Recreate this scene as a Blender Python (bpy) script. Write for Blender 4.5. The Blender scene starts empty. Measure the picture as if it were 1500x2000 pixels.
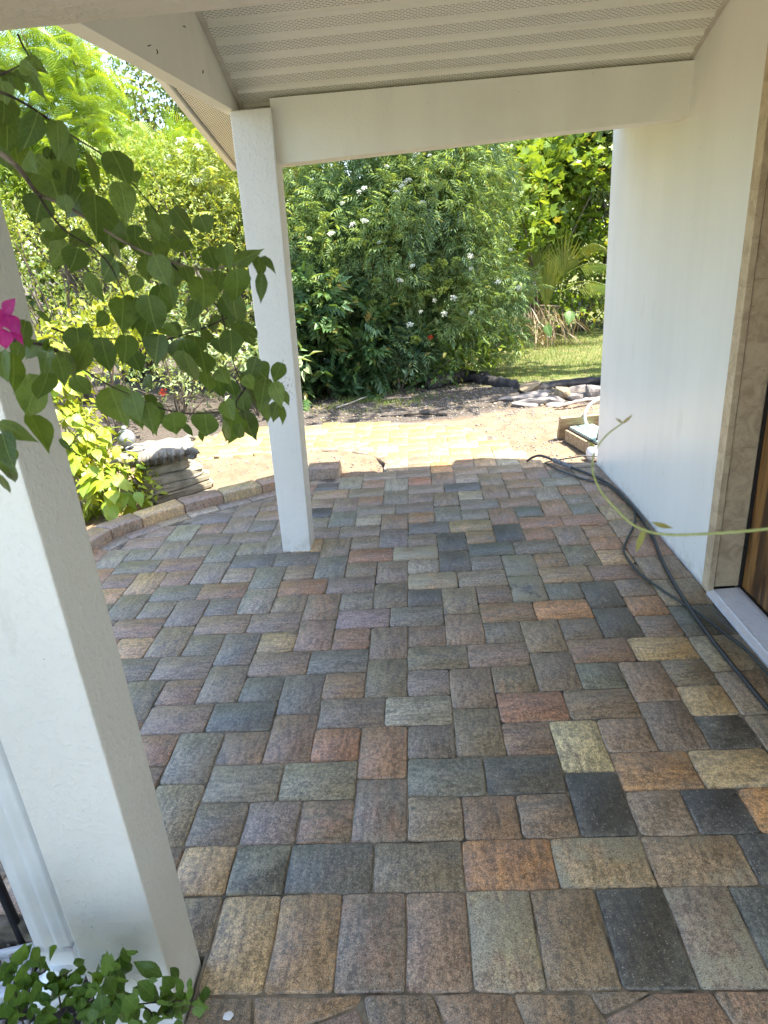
import bpy, bmesh, math, random
import numpy as np
from mathutils import Vector, Matrix

C = bpy.context.scene
R0 = random.Random(11)
NP = np.random.RandomState(5)

# ---------------------------------------------------------------- camera
CAM_H = 1.717
cam = bpy.data.cameras.new('camera')
cam_o = bpy.data.objects.new('camera', cam)
C.collection.objects.link(cam_o)
cam.sensor_width = 36.0
cam.lens = 23.535
cam.clip_start = 0.02
cam.clip_end = 400
cam.dof.use_dof = True
cam.dof.focus_distance = 3.2
cam.dof.aperture_fstop = 10.0
cr = Vector((0.99683, 0.034123, -0.071879))
cu = Vector((0.053492, 0.38135, 0.922882))
cf = Vector((-0.058903, 0.923801, -0.378316))
m3 = Matrix((cr, cu, -cf)).transposed()
cam_o.matrix_world = Matrix.Translation((0, 0, CAM_H)) @ m3.to_4x4()
C.camera = cam_o

# ---------------------------------------------------------------- sky and sun
SUN = Vector((0.45, -0.125, 1.0)).normalized()      # towards the sun
world = bpy.data.worlds.new('World')
C.world = world
world.use_nodes = True
wn = world.node_tree
bg = wn.nodes['Background']
sky = wn.nodes.new('ShaderNodeTexSky')
sky.sky_type = 'NISHITA'
sky.sun_disc = False
sky.sun_elevation = math.asin(SUN.z)
sky.sun_rotation = math.atan2(SUN.x, SUN.y)
sky.air_density = 1.0
sky.dust_density = 1.2
sky.ozone_density = 1.0
wn.links.new(sky.outputs['Color'], bg.inputs['Color'])
bg.inputs['Strength'].default_value = 0.15
sun = bpy.data.lights.new('sun', 'SUN')
sun.energy = 4.0
sun.angle = math.radians(0.5)
sun.color = (1.0, 0.955, 0.88)
sun_o = bpy.data.objects.new('sun', sun)
C.collection.objects.link(sun_o)
sun_o.rotation_euler = SUN.to_track_quat('Z', 'Y').to_euler()
vs = C.view_settings
vs.view_transform = 'Standard'
vs.look = 'None'
vs.exposure = 2.35
vs.gamma = 1.0
vs.use_curve_mapping = False
C.cycles.use_denoising = True
C.cycles.diffuse_bounces = 6
C.cycles.max_bounces = 12
C.cycles.caustics_reflective = False
C.cycles.caustics_refractive = False
C.cycles.sample_clamp_indirect = 8.0

# ---------------------------------------------------------------- node helper
class NT:
    def __init__(self, name):
        self.m = bpy.data.materials.new(name)
        self.m.use_nodes = True
        self.t = self.m.node_tree
        self.t.nodes.clear()
        self.out = self.t.nodes.new('ShaderNodeOutputMaterial')

    def n(self, kind, props=None, **ins):
        nd = self.t.nodes.new('ShaderNode' + kind)
        for k, v in (props or {}).items():
            setattr(nd, k, v)
        for k, v in ins.items():
            key = int(k[1:]) if k[0] == '_' else k.replace('_', ' ')
            s = nd.inputs[key]
            if isinstance(v, bpy.types.NodeSocket):
                self.t.links.new(v, s)
            elif isinstance(v, bpy.types.Node):
                self.t.links.new(v.outputs[0], s)
            else:
                s.default_value = v
        return nd

    def col(self, c):
        return (c[0], c[1], c[2], 1.0)

    def mix(self, fac, a, b, mode='MIX'):
        nd = self.t.nodes.new('ShaderNodeMix')
        nd.data_type = 'RGBA'
        nd.blend_type = mode
        for idx, v in ((0, fac), (6, a), (7, b)):
            s = nd.inputs[idx]
            if isinstance(v, bpy.types.Node):
                v = v.outputs[0]
            if isinstance(v, bpy.types.NodeSocket):
                self.t.links.new(v, s)
            elif idx == 0:
                s.default_value = v
            else:
                s.default_value = self.col(v)
        return nd.outputs[2]

    def math(self, op, a, b=0.0, c=0.0, clamp=False):
        nd = self.t.nodes.new('ShaderNodeMath')
        nd.operation = op
        nd.use_clamp = clamp
        for i, v in enumerate((a, b, c)):
            if isinstance(v, bpy.types.Node):
                v = v.outputs[0]
            if isinstance(v, bpy.types.NodeSocket):
                self.t.links.new(v, nd.inputs[i])
            else:
                nd.inputs[i].default_value = v
        return nd.outputs[0]

    def ramp(self, v, lo, hi, smooth=True):
        nd = self.t.nodes.new('ShaderNodeMapRange')
        nd.interpolation_type = 'SMOOTHSTEP' if smooth else 'LINEAR'
        if isinstance(v, bpy.types.Node):
            v = v.outputs[0]
        self.t.links.new(v, nd.inputs[0])
        nd.inputs[1].default_value = lo
        nd.inputs[2].default_value = hi
        return nd.outputs[0]

    def noise(self, vec, scale, detail=4.0, rough=0.55, dist=0.0):
        return self.n('TexNoise', None, Vector=vec, Scale=scale, Detail=detail, Roughness=rough, Distortion=dist).outputs[0]

    def mapping(self, vec, scale=(1, 1, 1), loc=(0, 0, 0), rot=(0, 0, 0)):
        return self.n('Mapping', None, Vector=vec, Scale=scale, Location=loc, Rotation=rot).outputs[0]

    def bump(self, h, strength, dist=0.002, normal=None):
        nd = self.n('Bump', None, Height=h, Strength=strength, Distance=dist)
        if normal is not None:
            self.t.links.new(normal, nd.inputs['Normal'])
        return nd.outputs[0]

    def bsdf(self, color, rough=0.6, normal=None, spec=0.5, metal=0.0):
        p = self.n('BsdfPrincipled')
        for k, v in (('Base Color', color), ('Roughness', rough), ('Specular IOR Level', spec), ('Metallic', metal)):
            if isinstance(v, bpy.types.Node):
                v = v.outputs[0]
            if isinstance(v, bpy.types.NodeSocket):
                self.t.links.new(v, p.inputs[k])
            elif k == 'Base Color':
                p.inputs[k].default_value = self.col(v)
            else:
                p.inputs[k].default_value = v
        if normal is not None:
            self.t.links.new(normal, p.inputs['Normal'])
        return p.outputs[0]

    def done(self, shader):
        self.t.links.new(shader, self.out.inputs[0])
        return self.m

    def obj(self):
        return self.n('TexCoord').outputs['Object']

    def world(self):
        return self.n('NewGeometry').outputs['Position']

    def island(self):
        return self.n('NewGeometry').outputs['Random Per Island']

    def rnd(self):
        return self.n('ObjectInfo').outputs['Random']

    def attr(self, name, out='Fac'):
        return self.n('Attribute', {'attribute_type': 'OBJECT', 'attribute_name': name}).outputs[out]

# ---------------------------------------------------------------- materials
def mat_paver():
    t = NT('tumbled_paver')
    rnd = t.rnd()
    off = t.n('CombineXYZ', None, X=t.math('MULTIPLY', rnd, 37.0), Y=t.math('MULTIPLY', rnd, 91.0), Z=t.math('MULTIPLY', rnd, 53.0)).outputs[0]
    p = t.n('VectorMath', {'operation': 'ADD'}, _0=t.obj(), _1=off).outputs[0]
    a = t.attr('tint', 'Color')
    b = t.attr('tint_b', 'Color')
    fmix = t.attr('blend')
    cream = t.attr('bloom')
    streak = t.noise(t.mapping(p, (34, 6.0, 8)), 1.0, 6, 0.62)
    cloud = t.noise(p, 9.0, 6, 0.68)
    f = t.math('ADD', t.math('MULTIPLY', streak, 0.6), t.math('MULTIPLY', cloud, 0.4))
    f = t.math('ADD', t.math('SUBTRACT', f, 0.5), t.math('MULTIPLY', t.math('SUBTRACT', fmix, 0.5), 0.5))
    c = t.mix(t.ramp(f, -0.12, 0.12), a, b)
    mott = t.math('ADD', t.math('MULTIPLY', t.noise(p, 75.0, 6, 0.72), 0.6), t.math('MULTIPLY', t.noise(t.mapping(p, (60, 14, 20)), 1.0, 6, 0.7), 0.4))
    c = t.mix(1.0, c, t.math('MULTIPLY_ADD', t.ramp(mott, 0.37, 0.63), 1.05, 0.45), 'MULTIPLY')
    c = t.mix(t.math('MULTIPLY', t.ramp(streak, 0.52, 0.72), 0.30), c, (0.055, 0.05, 0.047))
    # pale mineral bloom, grainy and ragged
    bl = t.math('ADD', t.math('MULTIPLY', t.noise(p, 7.0, 8, 0.7), 0.72), t.math('MULTIPLY', mott, 0.28))
    th = t.math('ADD', bl, t.math('MULTIPLY', t.math('SUBTRACT', cream, 0.5), 0.36))
    bm = t.math('MULTIPLY', t.ramp(th, 0.485, 0.60), t.ramp(cream, 0.0, 0.12))
    c = t.mix(t.math('MULTIPLY', bm, 0.72), c, (0.34, 0.30, 0.195))
    # worn rim: the bevel is rubbed paler and chipped
    nz = t.n('SeparateXYZ', None, Vector=t.n('NewGeometry').outputs['Normal']).outputs[2]
    rim = t.math('MULTIPLY', t.ramp(nz, 0.985, 0.90), t.ramp(t.noise(p, 26.0, 5, 0.7), 0.42, 0.62))
    c = t.mix(t.math('MULTIPLY', rim, 0.42), c, (0.30, 0.255, 0.19))
    # aggregate specks, pale and dark
    v1 = t.n('TexVoronoi', None, Vector=p, Scale=135.0, Randomness=1.0)
    sel = t.n('TexWhiteNoise', None, Vector=v1.outputs['Position']).outputs[0]
    sp = t.math('MULTIPLY', t.ramp(v1.outputs['Distance'], 0.34, 0.18), t.ramp(sel, 0.74, 0.82))
    c = t.mix(t.math('MULTIPLY', sp, 0.62), c, (0.42, 0.385, 0.33))
    v2 = t.n('TexVoronoi', None, Vector=p, Scale=210.0, Randomness=1.0)
    sel2 = t.n('TexWhiteNoise', None, Vector=v2.outputs['Position']).outputs[0]
    pit = t.math('MULTIPLY', t.ramp(v2.outputs['Distance'], 0.45, 0.22), t.ramp(sel2, 0.80, 0.84))
    c = t.mix(t.math('MULTIPLY', pit, 0.75), c, (0.02, 0.018, 0.017))
    fine = t.noise(p, 330.0, 3, 0.6)
    c = t.mix(1.0, c, t.math('MULTIPLY_ADD', t.ramp(fine, 0.36, 0.64), 0.85, 0.57), 'MULTIPLY')
    h = t.math('ADD', t.math('MULTIPLY', fine, 0.5), t.math('ADD', t.math('MULTIPLY', t.noise(p, 85.0, 4, 0.6), 0.9), t.math('MULTIPLY', pit, -1.2)))
    nb = t.bump(h, 0.6, 0.0026)
    nb2 = t.bump(t.noise(p, 14.0, 3, 0.5), 0.35, 0.006, nb)
    r = t.math('ADD', 0.27, t.math('MULTIPLY', mott, 0.34))
    return t.done(t.bsdf(c, r, nb2, 0.7))

def mat_stucco(name, base, tex=1.0, dirt=0.15, scale=1.0, rough=0.6, scuff=None):
    t = NT(name)
    p = t.world()
    g = t.noise(p, 240.0 * scale, 3, 0.6)
    k = t.noise(p, 70.0 * scale, 4, 0.6)
    blot = t.noise(p, 2.3, 5, 0.6)
    c = t.mix(t.math('MULTIPLY', t.ramp(blot, 0.42, 0.75), dirt), base, tuple(v * f for v, f in zip(base, (0.74, 0.70, 0.62))))
    v = t.n('TexVoronoi', None, Vector=p, Scale=34.0, Randomness=1.0)
    s = t.n('TexWhiteNoise', None, Vector=v.outputs['Position']).outputs[0]
    spk = t.math('MULTIPLY', t.ramp(v.outputs['Distance'], 0.085, 0.05), t.ramp(s, 0.965, 0.97))
    c = t.mix(t.math('MULTIPLY', spk, 0.75), c, (0.10, 0.085, 0.07))
    sm = t.math('MULTIPLY', t.ramp(t.noise(t.mapping(p, (9, 9, 2.2)), 1.0, 6, 0.65), 0.60, 0.76), 0.26)
    lap = t.noise(t.mapping(p, (5.5, 5.5, 0.35)), 1.0, 3, 0.5)
    c = t.mix(t.math('MULTIPLY', t.ramp(lap, 0.40, 0.66), 0.16), c, tuple(v * 0.72 for v in base))
    c = t.mix(sm, c, (0.42, 0.39, 0.33))
    # splash dirt at the foot
    zz_ = t.n('SeparateXYZ', None, Vector=p).outputs[2]
    foot = t.math('MULTIPLY', t.ramp(zz_, 0.14, 0.0), t.ramp(t.noise(p, 16.0, 6, 0.7), 0.42, 0.66))
    c = t.mix(t.math('MULTIPLY', foot, 0.4), c, (0.34, 0.29, 0.22))
    if scuff:
        d = t.n('VectorMath', {'operation': 'DISTANCE'}, _0=t.mapping(p, (1, 1, 0.75)), _1=(scuff[0], scuff[1], scuff[2] * 0.75)).outputs['Value']
        m_ = t.math('MULTIPLY', t.ramp(d, 0.10, 0.02), t.ramp(t.noise(p, 95.0, 4, 0.7), 0.54, 0.60))
        c = t.mix(t.math('MULTIPLY', m_, 0.8), c, (0.16, 0.15, 0.15))
    h = t.math('ADD', t.ramp(k, 0.45, 0.72), t.math('MULTIPLY', g, 0.35))
    return t.done(t.bsdf(c, rough, t.bump(h, 0.42 * tex, 0.003), 0.4))

def mat_plain(name, c, rough=0.5, spec=0.5, metal=0.0, var=0.15, scale=30.0, bump=0.2, dark=None):
    t = NT(name)
    p = t.obj()
    n1 = t.noise(p, scale, 5, 0.6)
    d = dark or tuple(v * 0.55 for v in c)
    cc = t.mix(t.math('MULTIPLY', t.ramp(n1, 0.35, 0.7), var * 2), c, d)
    return t.done(t.bsdf(cc, rough, t.bump(t.noise(p, scale * 5, 4, 0.6), bump, 0.002), spec, metal))

def mat_soffit(name, round_holes=False):
    t = NT(name)
    p = t.n('TexCoord').outputs['UV']
    sx = t.n('SeparateXYZ', None, Vector=p)
    u, v = sx.outputs[0], sx.outputs[1]
    if round_holes:
        pu, pv, wu, wv = 0.017, 0.0115, 0.0042, 0.0030
    else:
        pu, pv, wu, wv = 0.0255, 0.0088, 0.0088, 0.0012
    row = t.math('DIVIDE', v, pv)
    ri = t.math('FLOOR', row)
    fv = t.math('MULTIPLY', t.math('ABSOLUTE', t.math('SUBTRACT', t.math('FRACT', row), 0.5)), pv)
    uu = t.math('ADD', t.math('DIVIDE', u, pu), t.math('MULTIPLY', t.math('MODULO', ri, 2.0), 0.5))
    fu = t.math('MULTIPLY', t.math('ABSOLUTE', t.math('SUBTRACT', t.math('FRACT', uu), 0.5)), pu)
    hole = t.math('MULTIPLY', t.math('LESS_THAN', fv, wv), t.math('LESS_THAN', fu, wu))
    hole = t.math('MULTIPLY', hole, t.math('GREATER_THAN', v, 0.0))
    w = t.world()
    blot = t.noise(w, 3.0, 5, 0.65)
    st = t.noise(t.mapping(w, (2, 28, 28)), 1.0, 4, 0.6)
    c = t.mix(t.math('MULTIPLY', t.ramp(blot, 0.4, 0.75), 0.2), (0.84, 0.81, 0.70), (0.68, 0.63, 0.51))
    c = t.mix(t.math('MULTIPLY', t.ramp(st, 0.52, 0.78), 0.2), c, (0.42, 0.36, 0.27))
    c = t.mix(t.math('MULTIPLY', hole, 0.93), c, (0.03, 0.026, 0.02))
    hb = t.bump(t.math('SUBTRACT', t.math('MULTIPLY', blot, 0.3), hole), 0.3, 0.002)
    return t.done(t.bsdf(c, 0.45, hb, 0.4))

def mat_leaf(name, c1, c2, c3, trans=0.35, rough=0.42, spec=0.4, clump=1.2):
    """foliage: colour varies leaf by leaf and plant by plant"""
    t = NT(name)
    isl = t.island()
    c = t.mix(isl, c1, c2)
    c = t.mix(t.ramp(t.noise(t.world(), clump, 3, 0.6), 0.45, 0.68), c, c3)
    c = t.mix(t.math('MULTIPLY', t.ramp(isl, 0.93, 0.99), 0.6), c, (0.30, 0.22, 0.05))
    p = t.bsdf(c, rough, None, spec)
    tc = t.mix(1.0, c, (1.35, 1.15, 0.45), 'MULTIPLY')
    tr = t.n('BsdfTranslucent', None, Color=tc).outputs[0]
    m = t.n('MixShader', None, _0=trans, _1=p, _2=tr)
    return t.done(m.outputs[0])

def mat_big_leaf(name, c1, c2, vein, trans=0.3):
    """near leaves: midrib, side veins, blotches, different from leaf to leaf"""
    t = NT(name)
    p = t.obj()
    rnd = t.rnd()
    s = t.n('SeparateXYZ', None, Vector=p)
    ax = t.math('ABSOLUTE', s.outputs[0])
    c = t.mix(rnd, c1, c2)
    off = t.n('VectorMath', {'operation': 'ADD'}, _0=p, _1=t.n('CombineXYZ', None, X=t.math('MULTIPLY', rnd, 40.0), Y=rnd, Z=0.0)).outputs[0]
    c = t.mix(t.math('MULTIPLY', t.ramp(t.noise(off, 3.5, 5, 0.65), 0.42, 0.75), 0.45), c, tuple(v * 0.5 for v in c1))
    # side veins run out and forward from the midrib
    w = t.math('FRACT', t.math('MULTIPLY', t.math('SUBTRACT', s.outputs[1], t.math('MULTIPLY', ax, 0.9)), 6.0))
    sv = t.ramp(t.math('ABSOLUTE', t.math('SUBTRACT', w, 0.5)), 0.06, 0.02)
    mid = t.ramp(ax, 0.022, 0.008)
    vv = t.math('MAXIMUM', t.math('MULTIPLY', sv, 0.35), mid)
    c = t.mix(t.math('MULTIPLY', vv, 0.6), c, vein)
    c = t.mix(t.math('MULTIPLY', t.ramp(t.noise(off, 9.0, 3, 0.6), 0.70, 0.76), 0.7), c, (0.12, 0.075, 0.03))
    nb = t.bump(t.math('ADD', t.math('MULTIPLY', vv, -0.6), t.noise(off, 14.0, 3, 0.5)), 0.35, 0.004)
    pr = t.bsdf(c, 0.38, nb, 0.45)
    tr = t.n('BsdfTranslucent', None, Color=t.mix(1.0, c, (1.5, 1.3, 0.4), 'MULTIPLY'), Normal=nb).outputs[0]
    m = t.n('MixShader', None, _0=trans, _1=pr, _2=tr)
    return t.done(m.outputs[0])

def mat_bark(name, c1, c2, scale=(30, 30, 6)):
    t = NT(name)
    p = t.world()
    n1 = t.noise(t.mapping(p, scale), 1.0, 6, 0.65)
    c = t.mix(t.ramp(n1, 0.35, 0.68), c1, c2)
    return t.done(t.bsdf(c, 0.85, t.bump(n1, 0.8, 0.012), 0.2))

def mat_stone(name, c1, c2, c3, scale=9.0, bump=0.6):
    t = NT(name)
    rnd = t.rnd()
    p = t.n('VectorMath', {'operation': 'ADD'}, _0=t.obj(), _1=t.n('CombineXYZ', None, X=t.math('MULTIPLY', rnd, 31.0), Y=t.math('MULTIPLY', rnd, 17.0), Z=rnd)).outputs[0]
    c = t.mix(t.ramp(t.noise(p, scale, 6, 0.65), 0.38, 0.66), c1, c2)
    c = t.mix(t.ramp(t.noise(p, scale * 0.6, 5, 0.7), 0.55, 0.7), c, c3)
    n2 = t.noise(p, scale * 9, 5, 0.7)
    c = t.mix(t.math('MULTIPLY', t.ramp(n2, 0.56, 0.70), 0.5), c, (0.05, 0.045, 0.035))
    return t.done(t.bsdf(c, 0.85, t.bump(t.math('ADD', n2, t.noise(p, scale * 2, 4, 0.6)), bump, 0.008), 0.25))

def mat_ground():
    t = NT('yard_ground')
    p = t.world()
    s = t.n('SeparateXYZ', None, Vector=p)
    x, y = s.outputs[0], s.outputs[1]
    w1 = t.noise(p, 1.1, 6, 0.65)
    fine = t.noise(p, 46.0, 6, 0.7)
    mid = t.noise(p, 7.0, 6, 0.65)
    sand = t.mix(t.ramp(mid, 0.35, 0.7), (0.25, 0.178, 0.112), (0.17, 0.116, 0.074))
    sand = t.mix(t.math('MULTIPLY', t.ramp(fine, 0.55, 0.68), 0.6), sand, (0.13, 0.085, 0.05))
    sand = t.mix(t.math('MULTIPLY', t.ramp(fine, 0.42, 0.3), 0.5), sand, (0.40, 0.31, 0.20))
    mulch = t.mix(t.ramp(fine, 0.4, 0.66), (0.066, 0.053, 0.041), (0.125, 0.104, 0.082))
    mulch = t.mix(t.math('MULTIPLY', t.ramp(t.noise(p, 95.0, 4, 0.7), 0.60, 0.68), 0.7), mulch, (0.36, 0.33, 0.29))
    turf = t.mix(t.ramp(mid, 0.38, 0.66), (0.10, 0.125, 0.035), (0.17, 0.15, 0.06))
    # dark mulch begins behind the walk; turf on the right beyond the stones
    d = t.math('ADD', t.math('SUBTRACT', y, t.math('MULTIPLY', x, 0.18)), t.math('MULTIPLY', t.math('SUBTRACT', w1, 0.5), 0.9))
    c = t.mix(t.ramp(d, 6.55, 6.85), sand, mulch)
    g = t.math('ADD', t.math('ADD', y, t.math('MULTIPLY', x, 0.25)), t.math('MULTIPLY', t.math('SUBTRACT', w1, 0.5), 1.4))
    gx = t.ramp(x, -0.2, 0.4)
    c = t.mix(t.math('MULTIPLY', t.ramp(g, 8.2, 8.75), gx), c, turf)
    c = t.mix(t.ramp(y, 0.25, 0.05), c, turf)
    h = t.math('ADD', t.math('MULTIPLY', fine, 0.6), mid)
    return t.done(t.bsdf(c, 0.95, t.bump(h, 0.9, 0.02), 0.15))

def mat_wood_door():
    t = NT('stained_door_wood')
    p = t.obj()
    g = t.noise(t.mapping(p, (9, 9, 0.9)), 1.0, 7, 0.6, 1.6)
    f = t.noise(t.mapping(p, (70, 70, 2.5)), 1.0, 5, 0.6)
    c = t.mix(t.ramp(g, 0.36, 0.64), (0.050, 0.022, 0.009), (0.26, 0.125, 0.036))
    c = t.mix(t.math('MULTIPLY', t.ramp(f, 0.45, 0.7), 0.5), c, (0.02, 0.009, 0.004))
    return t.done(t.bsdf(c, 0.32, t.bump(f, 0.15, 0.001), 0.5))

def mat_travertine():
    t = NT('travertine')
    rnd = t.rnd()
    p = t.n('VectorMath', {'operation': 'ADD'}, _0=t.obj(), _1=t.n('CombineXYZ', None, X=t.math('MULTIPLY', rnd, 31.0), Y=t.math('MULTIPLY', rnd, 17.0), Z=rnd)).outputs[0]
    n1 = t.noise(p, 14.0, 7, 0.68, 0.6)
    c = t.mix(t.ramp(n1, 0.34, 0.68), (0.56, 0.455, 0.31), (0.38, 0.285, 0.19))
    v = t.ramp(t.noise(t.mapping(p, (30, 30, 55)), 1.0, 5, 0.7), 0.64, 0.72)
    c = t.mix(t.math('MULTIPLY', v, 0.6), c, (0.52, 0.44, 0.33))
    pit = t.ramp(t.noise(p, 75.0, 4, 0.6), 0.67, 0.72)
    c = t.mix(t.math('MULTIPLY', pit, 0.7), c, (0.06, 0.045, 0.03))
    return t.done(t.bsdf(c, 0.45, t.bump(t.math('MULTIPLY', pit, -1.0), 0.5, 0.003), 0.4))

M = dict(
    paver=mat_paver(),
    bed=mat_plain('joint_sand', (0.29, 0.24, 0.175), 0.95, 0.1, 0, 0.5, 9.0, 0.6, (0.055, 0.046, 0.038)),
    stucco=mat_stucco('painted_stucco', (0.75, 0.735, 0.70), 1.0, 0.16, 0.9),
    scuffed=mat_stucco('scuffed_post_paint', (0.80, 0.785, 0.74), 1.0, 0.16, 0.9, 0.6, (-0.735, 3.64, 0.985)),
    beam=mat_stucco('painted_beam', (0.85, 0.83, 0.745), 0.35, 0.22, 0.8),
    rough=mat_stucco('rough_beam_stucco', (0.66, 0.60, 0.52), 2.2, 0.4, 0.35),
    wall=mat_stucco('smooth_wall_paint', (0.79, 0.78, 0.745), 0.30, 0.12, 0.6, 0.34),
    soffit=mat_soffit('vented_soffit'),
    rake=mat_soffit('pin_hole_soffit', True),
    trim=mat_plain('soffit_trim', (0.62, 0.57, 0.48), 0.5, 0.4, 0, 0.15, 12.0, 0.1),
    shingle=mat_plain('roof_shingle', (0.16, 0.14, 0.13), 0.9, 0.2, 0, 0.3, 20.0, 0.8),
    ground=mat_ground(),
    concrete=mat_plain('bounce_concrete', (0.46, 0.43, 0.37), 0.9, 0.2, 0, 0.2, 4.0, 0.4, (0.32, 0.30, 0.26)),
    soil=mat_plain('bed_soil', (0.075, 0.06, 0.048), 0.95, 0.1, 0, 0.4, 35.0, 1.0, (0.03, 0.024, 0.02)),
    door=mat_wood_door(),
    dark=mat_plain('dark_gasket', (0.018, 0.015, 0.013), 0.6, 0.4, 0, 0.1, 20.0, 0.1),
    trav=mat_travertine(),
    alum=mat_plain('aluminium', (0.80, 0.80, 0.83), 0.38, 0.5, 0.35, 0.1, 50.0, 0.1),
    block=mat_stone('wall_block', (0.20, 0.17, 0.145), (0.15, 0.11, 0.095), (0.25, 0.21, 0.16), 12.0, 0.6),
    carved=mat_stone('carved_stone', (0.25, 0.225, 0.18), (0.16, 0.14, 0.11), (0.29, 0.265, 0.22), 10.0, 0.7),
    slab=mat_stone('stone_slab', (0.31, 0.27, 0.195), (0.21, 0.18, 0.125), (0.36, 0.32, 0.24), 9.0, 0.6),
    flag=mat_stone('flagstone', (0.21, 0.185, 0.165), (0.14, 0.122, 0.112), (0.26, 0.215, 0.165), 7.0, 0.7),
    flag2=mat_stone('ochre_stone', (0.29, 0.21, 0.12), (0.21, 0.16, 0.10), (0.30, 0.26, 0.20), 7.0, 0.7),
    rubber=mat_plain('black_rubber', (0.022, 0.022, 0.024), 0.42, 0.5, 0, 0.2, 60.0, 0.1),
    cord2=mat_plain('dark_green_cord', (0.028, 0.036, 0.034), 0.45, 0.5, 0, 0.2, 60.0, 0.1),
    grey=mat_plain('grey_plastic', (0.16, 0.17, 0.18), 0.5, 0.5, 0, 0.2, 60.0, 0.1),
    white=mat_plain('white_metal', (0.78, 0.79, 0.78), 0.32, 0.5, 0, 0.10, 9.0, 0.05),
    hose=mat_plain('dull_white_hose', (0.42, 0.42, 0.40), 0.5, 0.4, 0, 0.12, 14.0, 0.1),
    plastic=mat_plain('white_plastic', (0.74, 0.76, 0.78), 0.4, 0.5, 0, 0.12, 14.0, 0.1),
    iron=mat_plain('black_iron', (0.02, 0.02, 0.021), 0.5, 0.5, 0.2, 0.2, 40.0, 0.2),
    glass=mat_plain('frosted_glass', (0.26, 0.27, 0.29), 0.18, 0.6, 0, 0.30, 70.0, 0.6, (0.12, 0.125, 0.13)),
    board=mat_bark('weathered_board', (0.36, 0.27, 0.17), (0.20, 0.14, 0.085), (3, 40, 40)),
    mint=mat_plain('faded_green_paint', (0.40, 0.56, 0.44), 0.6, 0.4, 0, 0.2, 12.0, 0.3),
    tarp=mat_plain('black_fabric', (0.040, 0.036, 0.034), 0.75, 0.3, 0, 0.3, 18.0, 0.6),
    log=mat_bark('charred_bark', (0.028, 0.023, 0.02), (0.10, 0.083, 0.07), (9, 40, 40)),
    bark=mat_bark('tree_bark', (0.09, 0.07, 0.052), (0.20, 0.165, 0.125)),
    stemdark=mat_bark('dark_twig', (0.030, 0.022, 0.017), (0.07, 0.052, 0.04), (60, 60, 60)),
    stemgreen=mat_bark('green_shoot', (0.26, 0.30, 0.11), (0.36, 0.38, 0.17), (60, 60, 60)),
    deadwood=mat_bark('bleached_twig', (0.30, 0.26, 0.21), (0.42, 0.38, 0.32), (40, 40, 40)),
    boug=mat_big_leaf('bougainvillea_leaf', (0.055, 0.102, 0.018), (0.12, 0.19, 0.032), (0.19, 0.26, 0.08), 0.40),
    lowleaf=mat_big_leaf('glossy_low_leaf', (0.055, 0.12, 0.024), (0.13, 0.23, 0.04), (0.20, 0.29, 0.09), 0.28),
    lime=mat_big_leaf('lime_leaf', (0.34, 0.40, 0.025), (0.18, 0.32, 0.035), (0.42, 0.42, 0.08), 0.35),
    young=mat_big_leaf('young_leaf', (0.22, 0.24, 0.055), (0.26, 0.20, 0.06), (0.35, 0.33, 0.12), 0.3),
    bract=mat_big_leaf('magenta_bract', (0.30, 0.006, 0.17), (0.42, 0.014, 0.25), (0.50, 0.06, 0.32), 0.35),
    elder=mat_leaf('elder_leaf', (0.17, 0.265, 0.095), (0.25, 0.355, 0.115), (0.155, 0.255, 0.135), 0.44),
    acacia=mat_leaf('feathery_leaf', (0.24, 0.36, 0.035), (0.30, 0.42, 0.055), (0.17, 0.28, 0.035), 0.45),
    oak=mat_leaf('oak_leaf', (0.11, 0.165, 0.040), (0.19, 0.245, 0.075), (0.085, 0.13, 0.035), 0.34),
    pale=mat_leaf('pale_shrub_leaf', (0.24, 0.31, 0.06), (0.34, 0.39, 0.11), (0.18, 0.26, 0.045), 0.42),
    gold=mat_leaf('golden_leaf', (0.36, 0.37, 0.03), (0.22, 0.30, 0.03), (0.27, 0.33, 0.04), 0.35),
    vari=mat_leaf('variegated_leaf', (0.25, 0.34, 0.14), (0.36, 0.42, 0.20), (0.13, 0.22, 0.07), 0.3),
    under=mat_leaf('understory_leaf', (0.060, 0.125, 0.040), (0.095, 0.165, 0.05), (0.05, 0.105, 0.042), 0.3),
    grape=mat_leaf('broad_vine_leaf', (0.17, 0.265, 0.035), (0.24, 0.33, 0.05), (0.11, 0.19, 0.03), 0.45),
    palm=mat_leaf('palm_frond', (0.15, 0.20, 0.035), (0.27, 0.29, 0.06), (0.11, 0.17, 0.03), 0.3),
    thatch=mat_leaf('dry_thatch', (0.26, 0.19, 0.11), (0.36, 0.29, 0.18), (0.20, 0.14, 0.08), 0.2),
    woods=mat_leaf('far_leaf', (0.11, 0.17, 0.035), (0.18, 0.24, 0.055), (0.08, 0.13, 0.03), 0.34, clump=0.5),
    grass=mat_leaf('grass_blade', (0.15, 0.21, 0.035), (0.22, 0.27, 0.06), (0.11, 0.17, 0.03), 0.35),
    umbel=mat_plain('white_blossom', (0.68, 0.69, 0.56), 0.7, 0.2, 0, 0.1, 60.0, 0.1),
    bud=mat_leaf('green_bud', (0.22, 0.30, 0.05), (0.30, 0.36, 0.07), (0.20, 0.28, 0.05), 0.3),
    red=mat_plain('red_blossom', (0.55, 0.03, 0.012), 0.6, 0.3, 0, 0.1, 60.0, 0.1),
    pebble=mat_stone('pebble', (0.20, 0.18, 0.16), (0.33, 0.30, 0.27), (0.12, 0.10, 0.09), 30.0, 0.3),
    paint=mat_plain('white_chip', (0.80, 0.80, 0.82), 0.6, 0.3, 0, 0.05, 60.0, 0.1),
)

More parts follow.
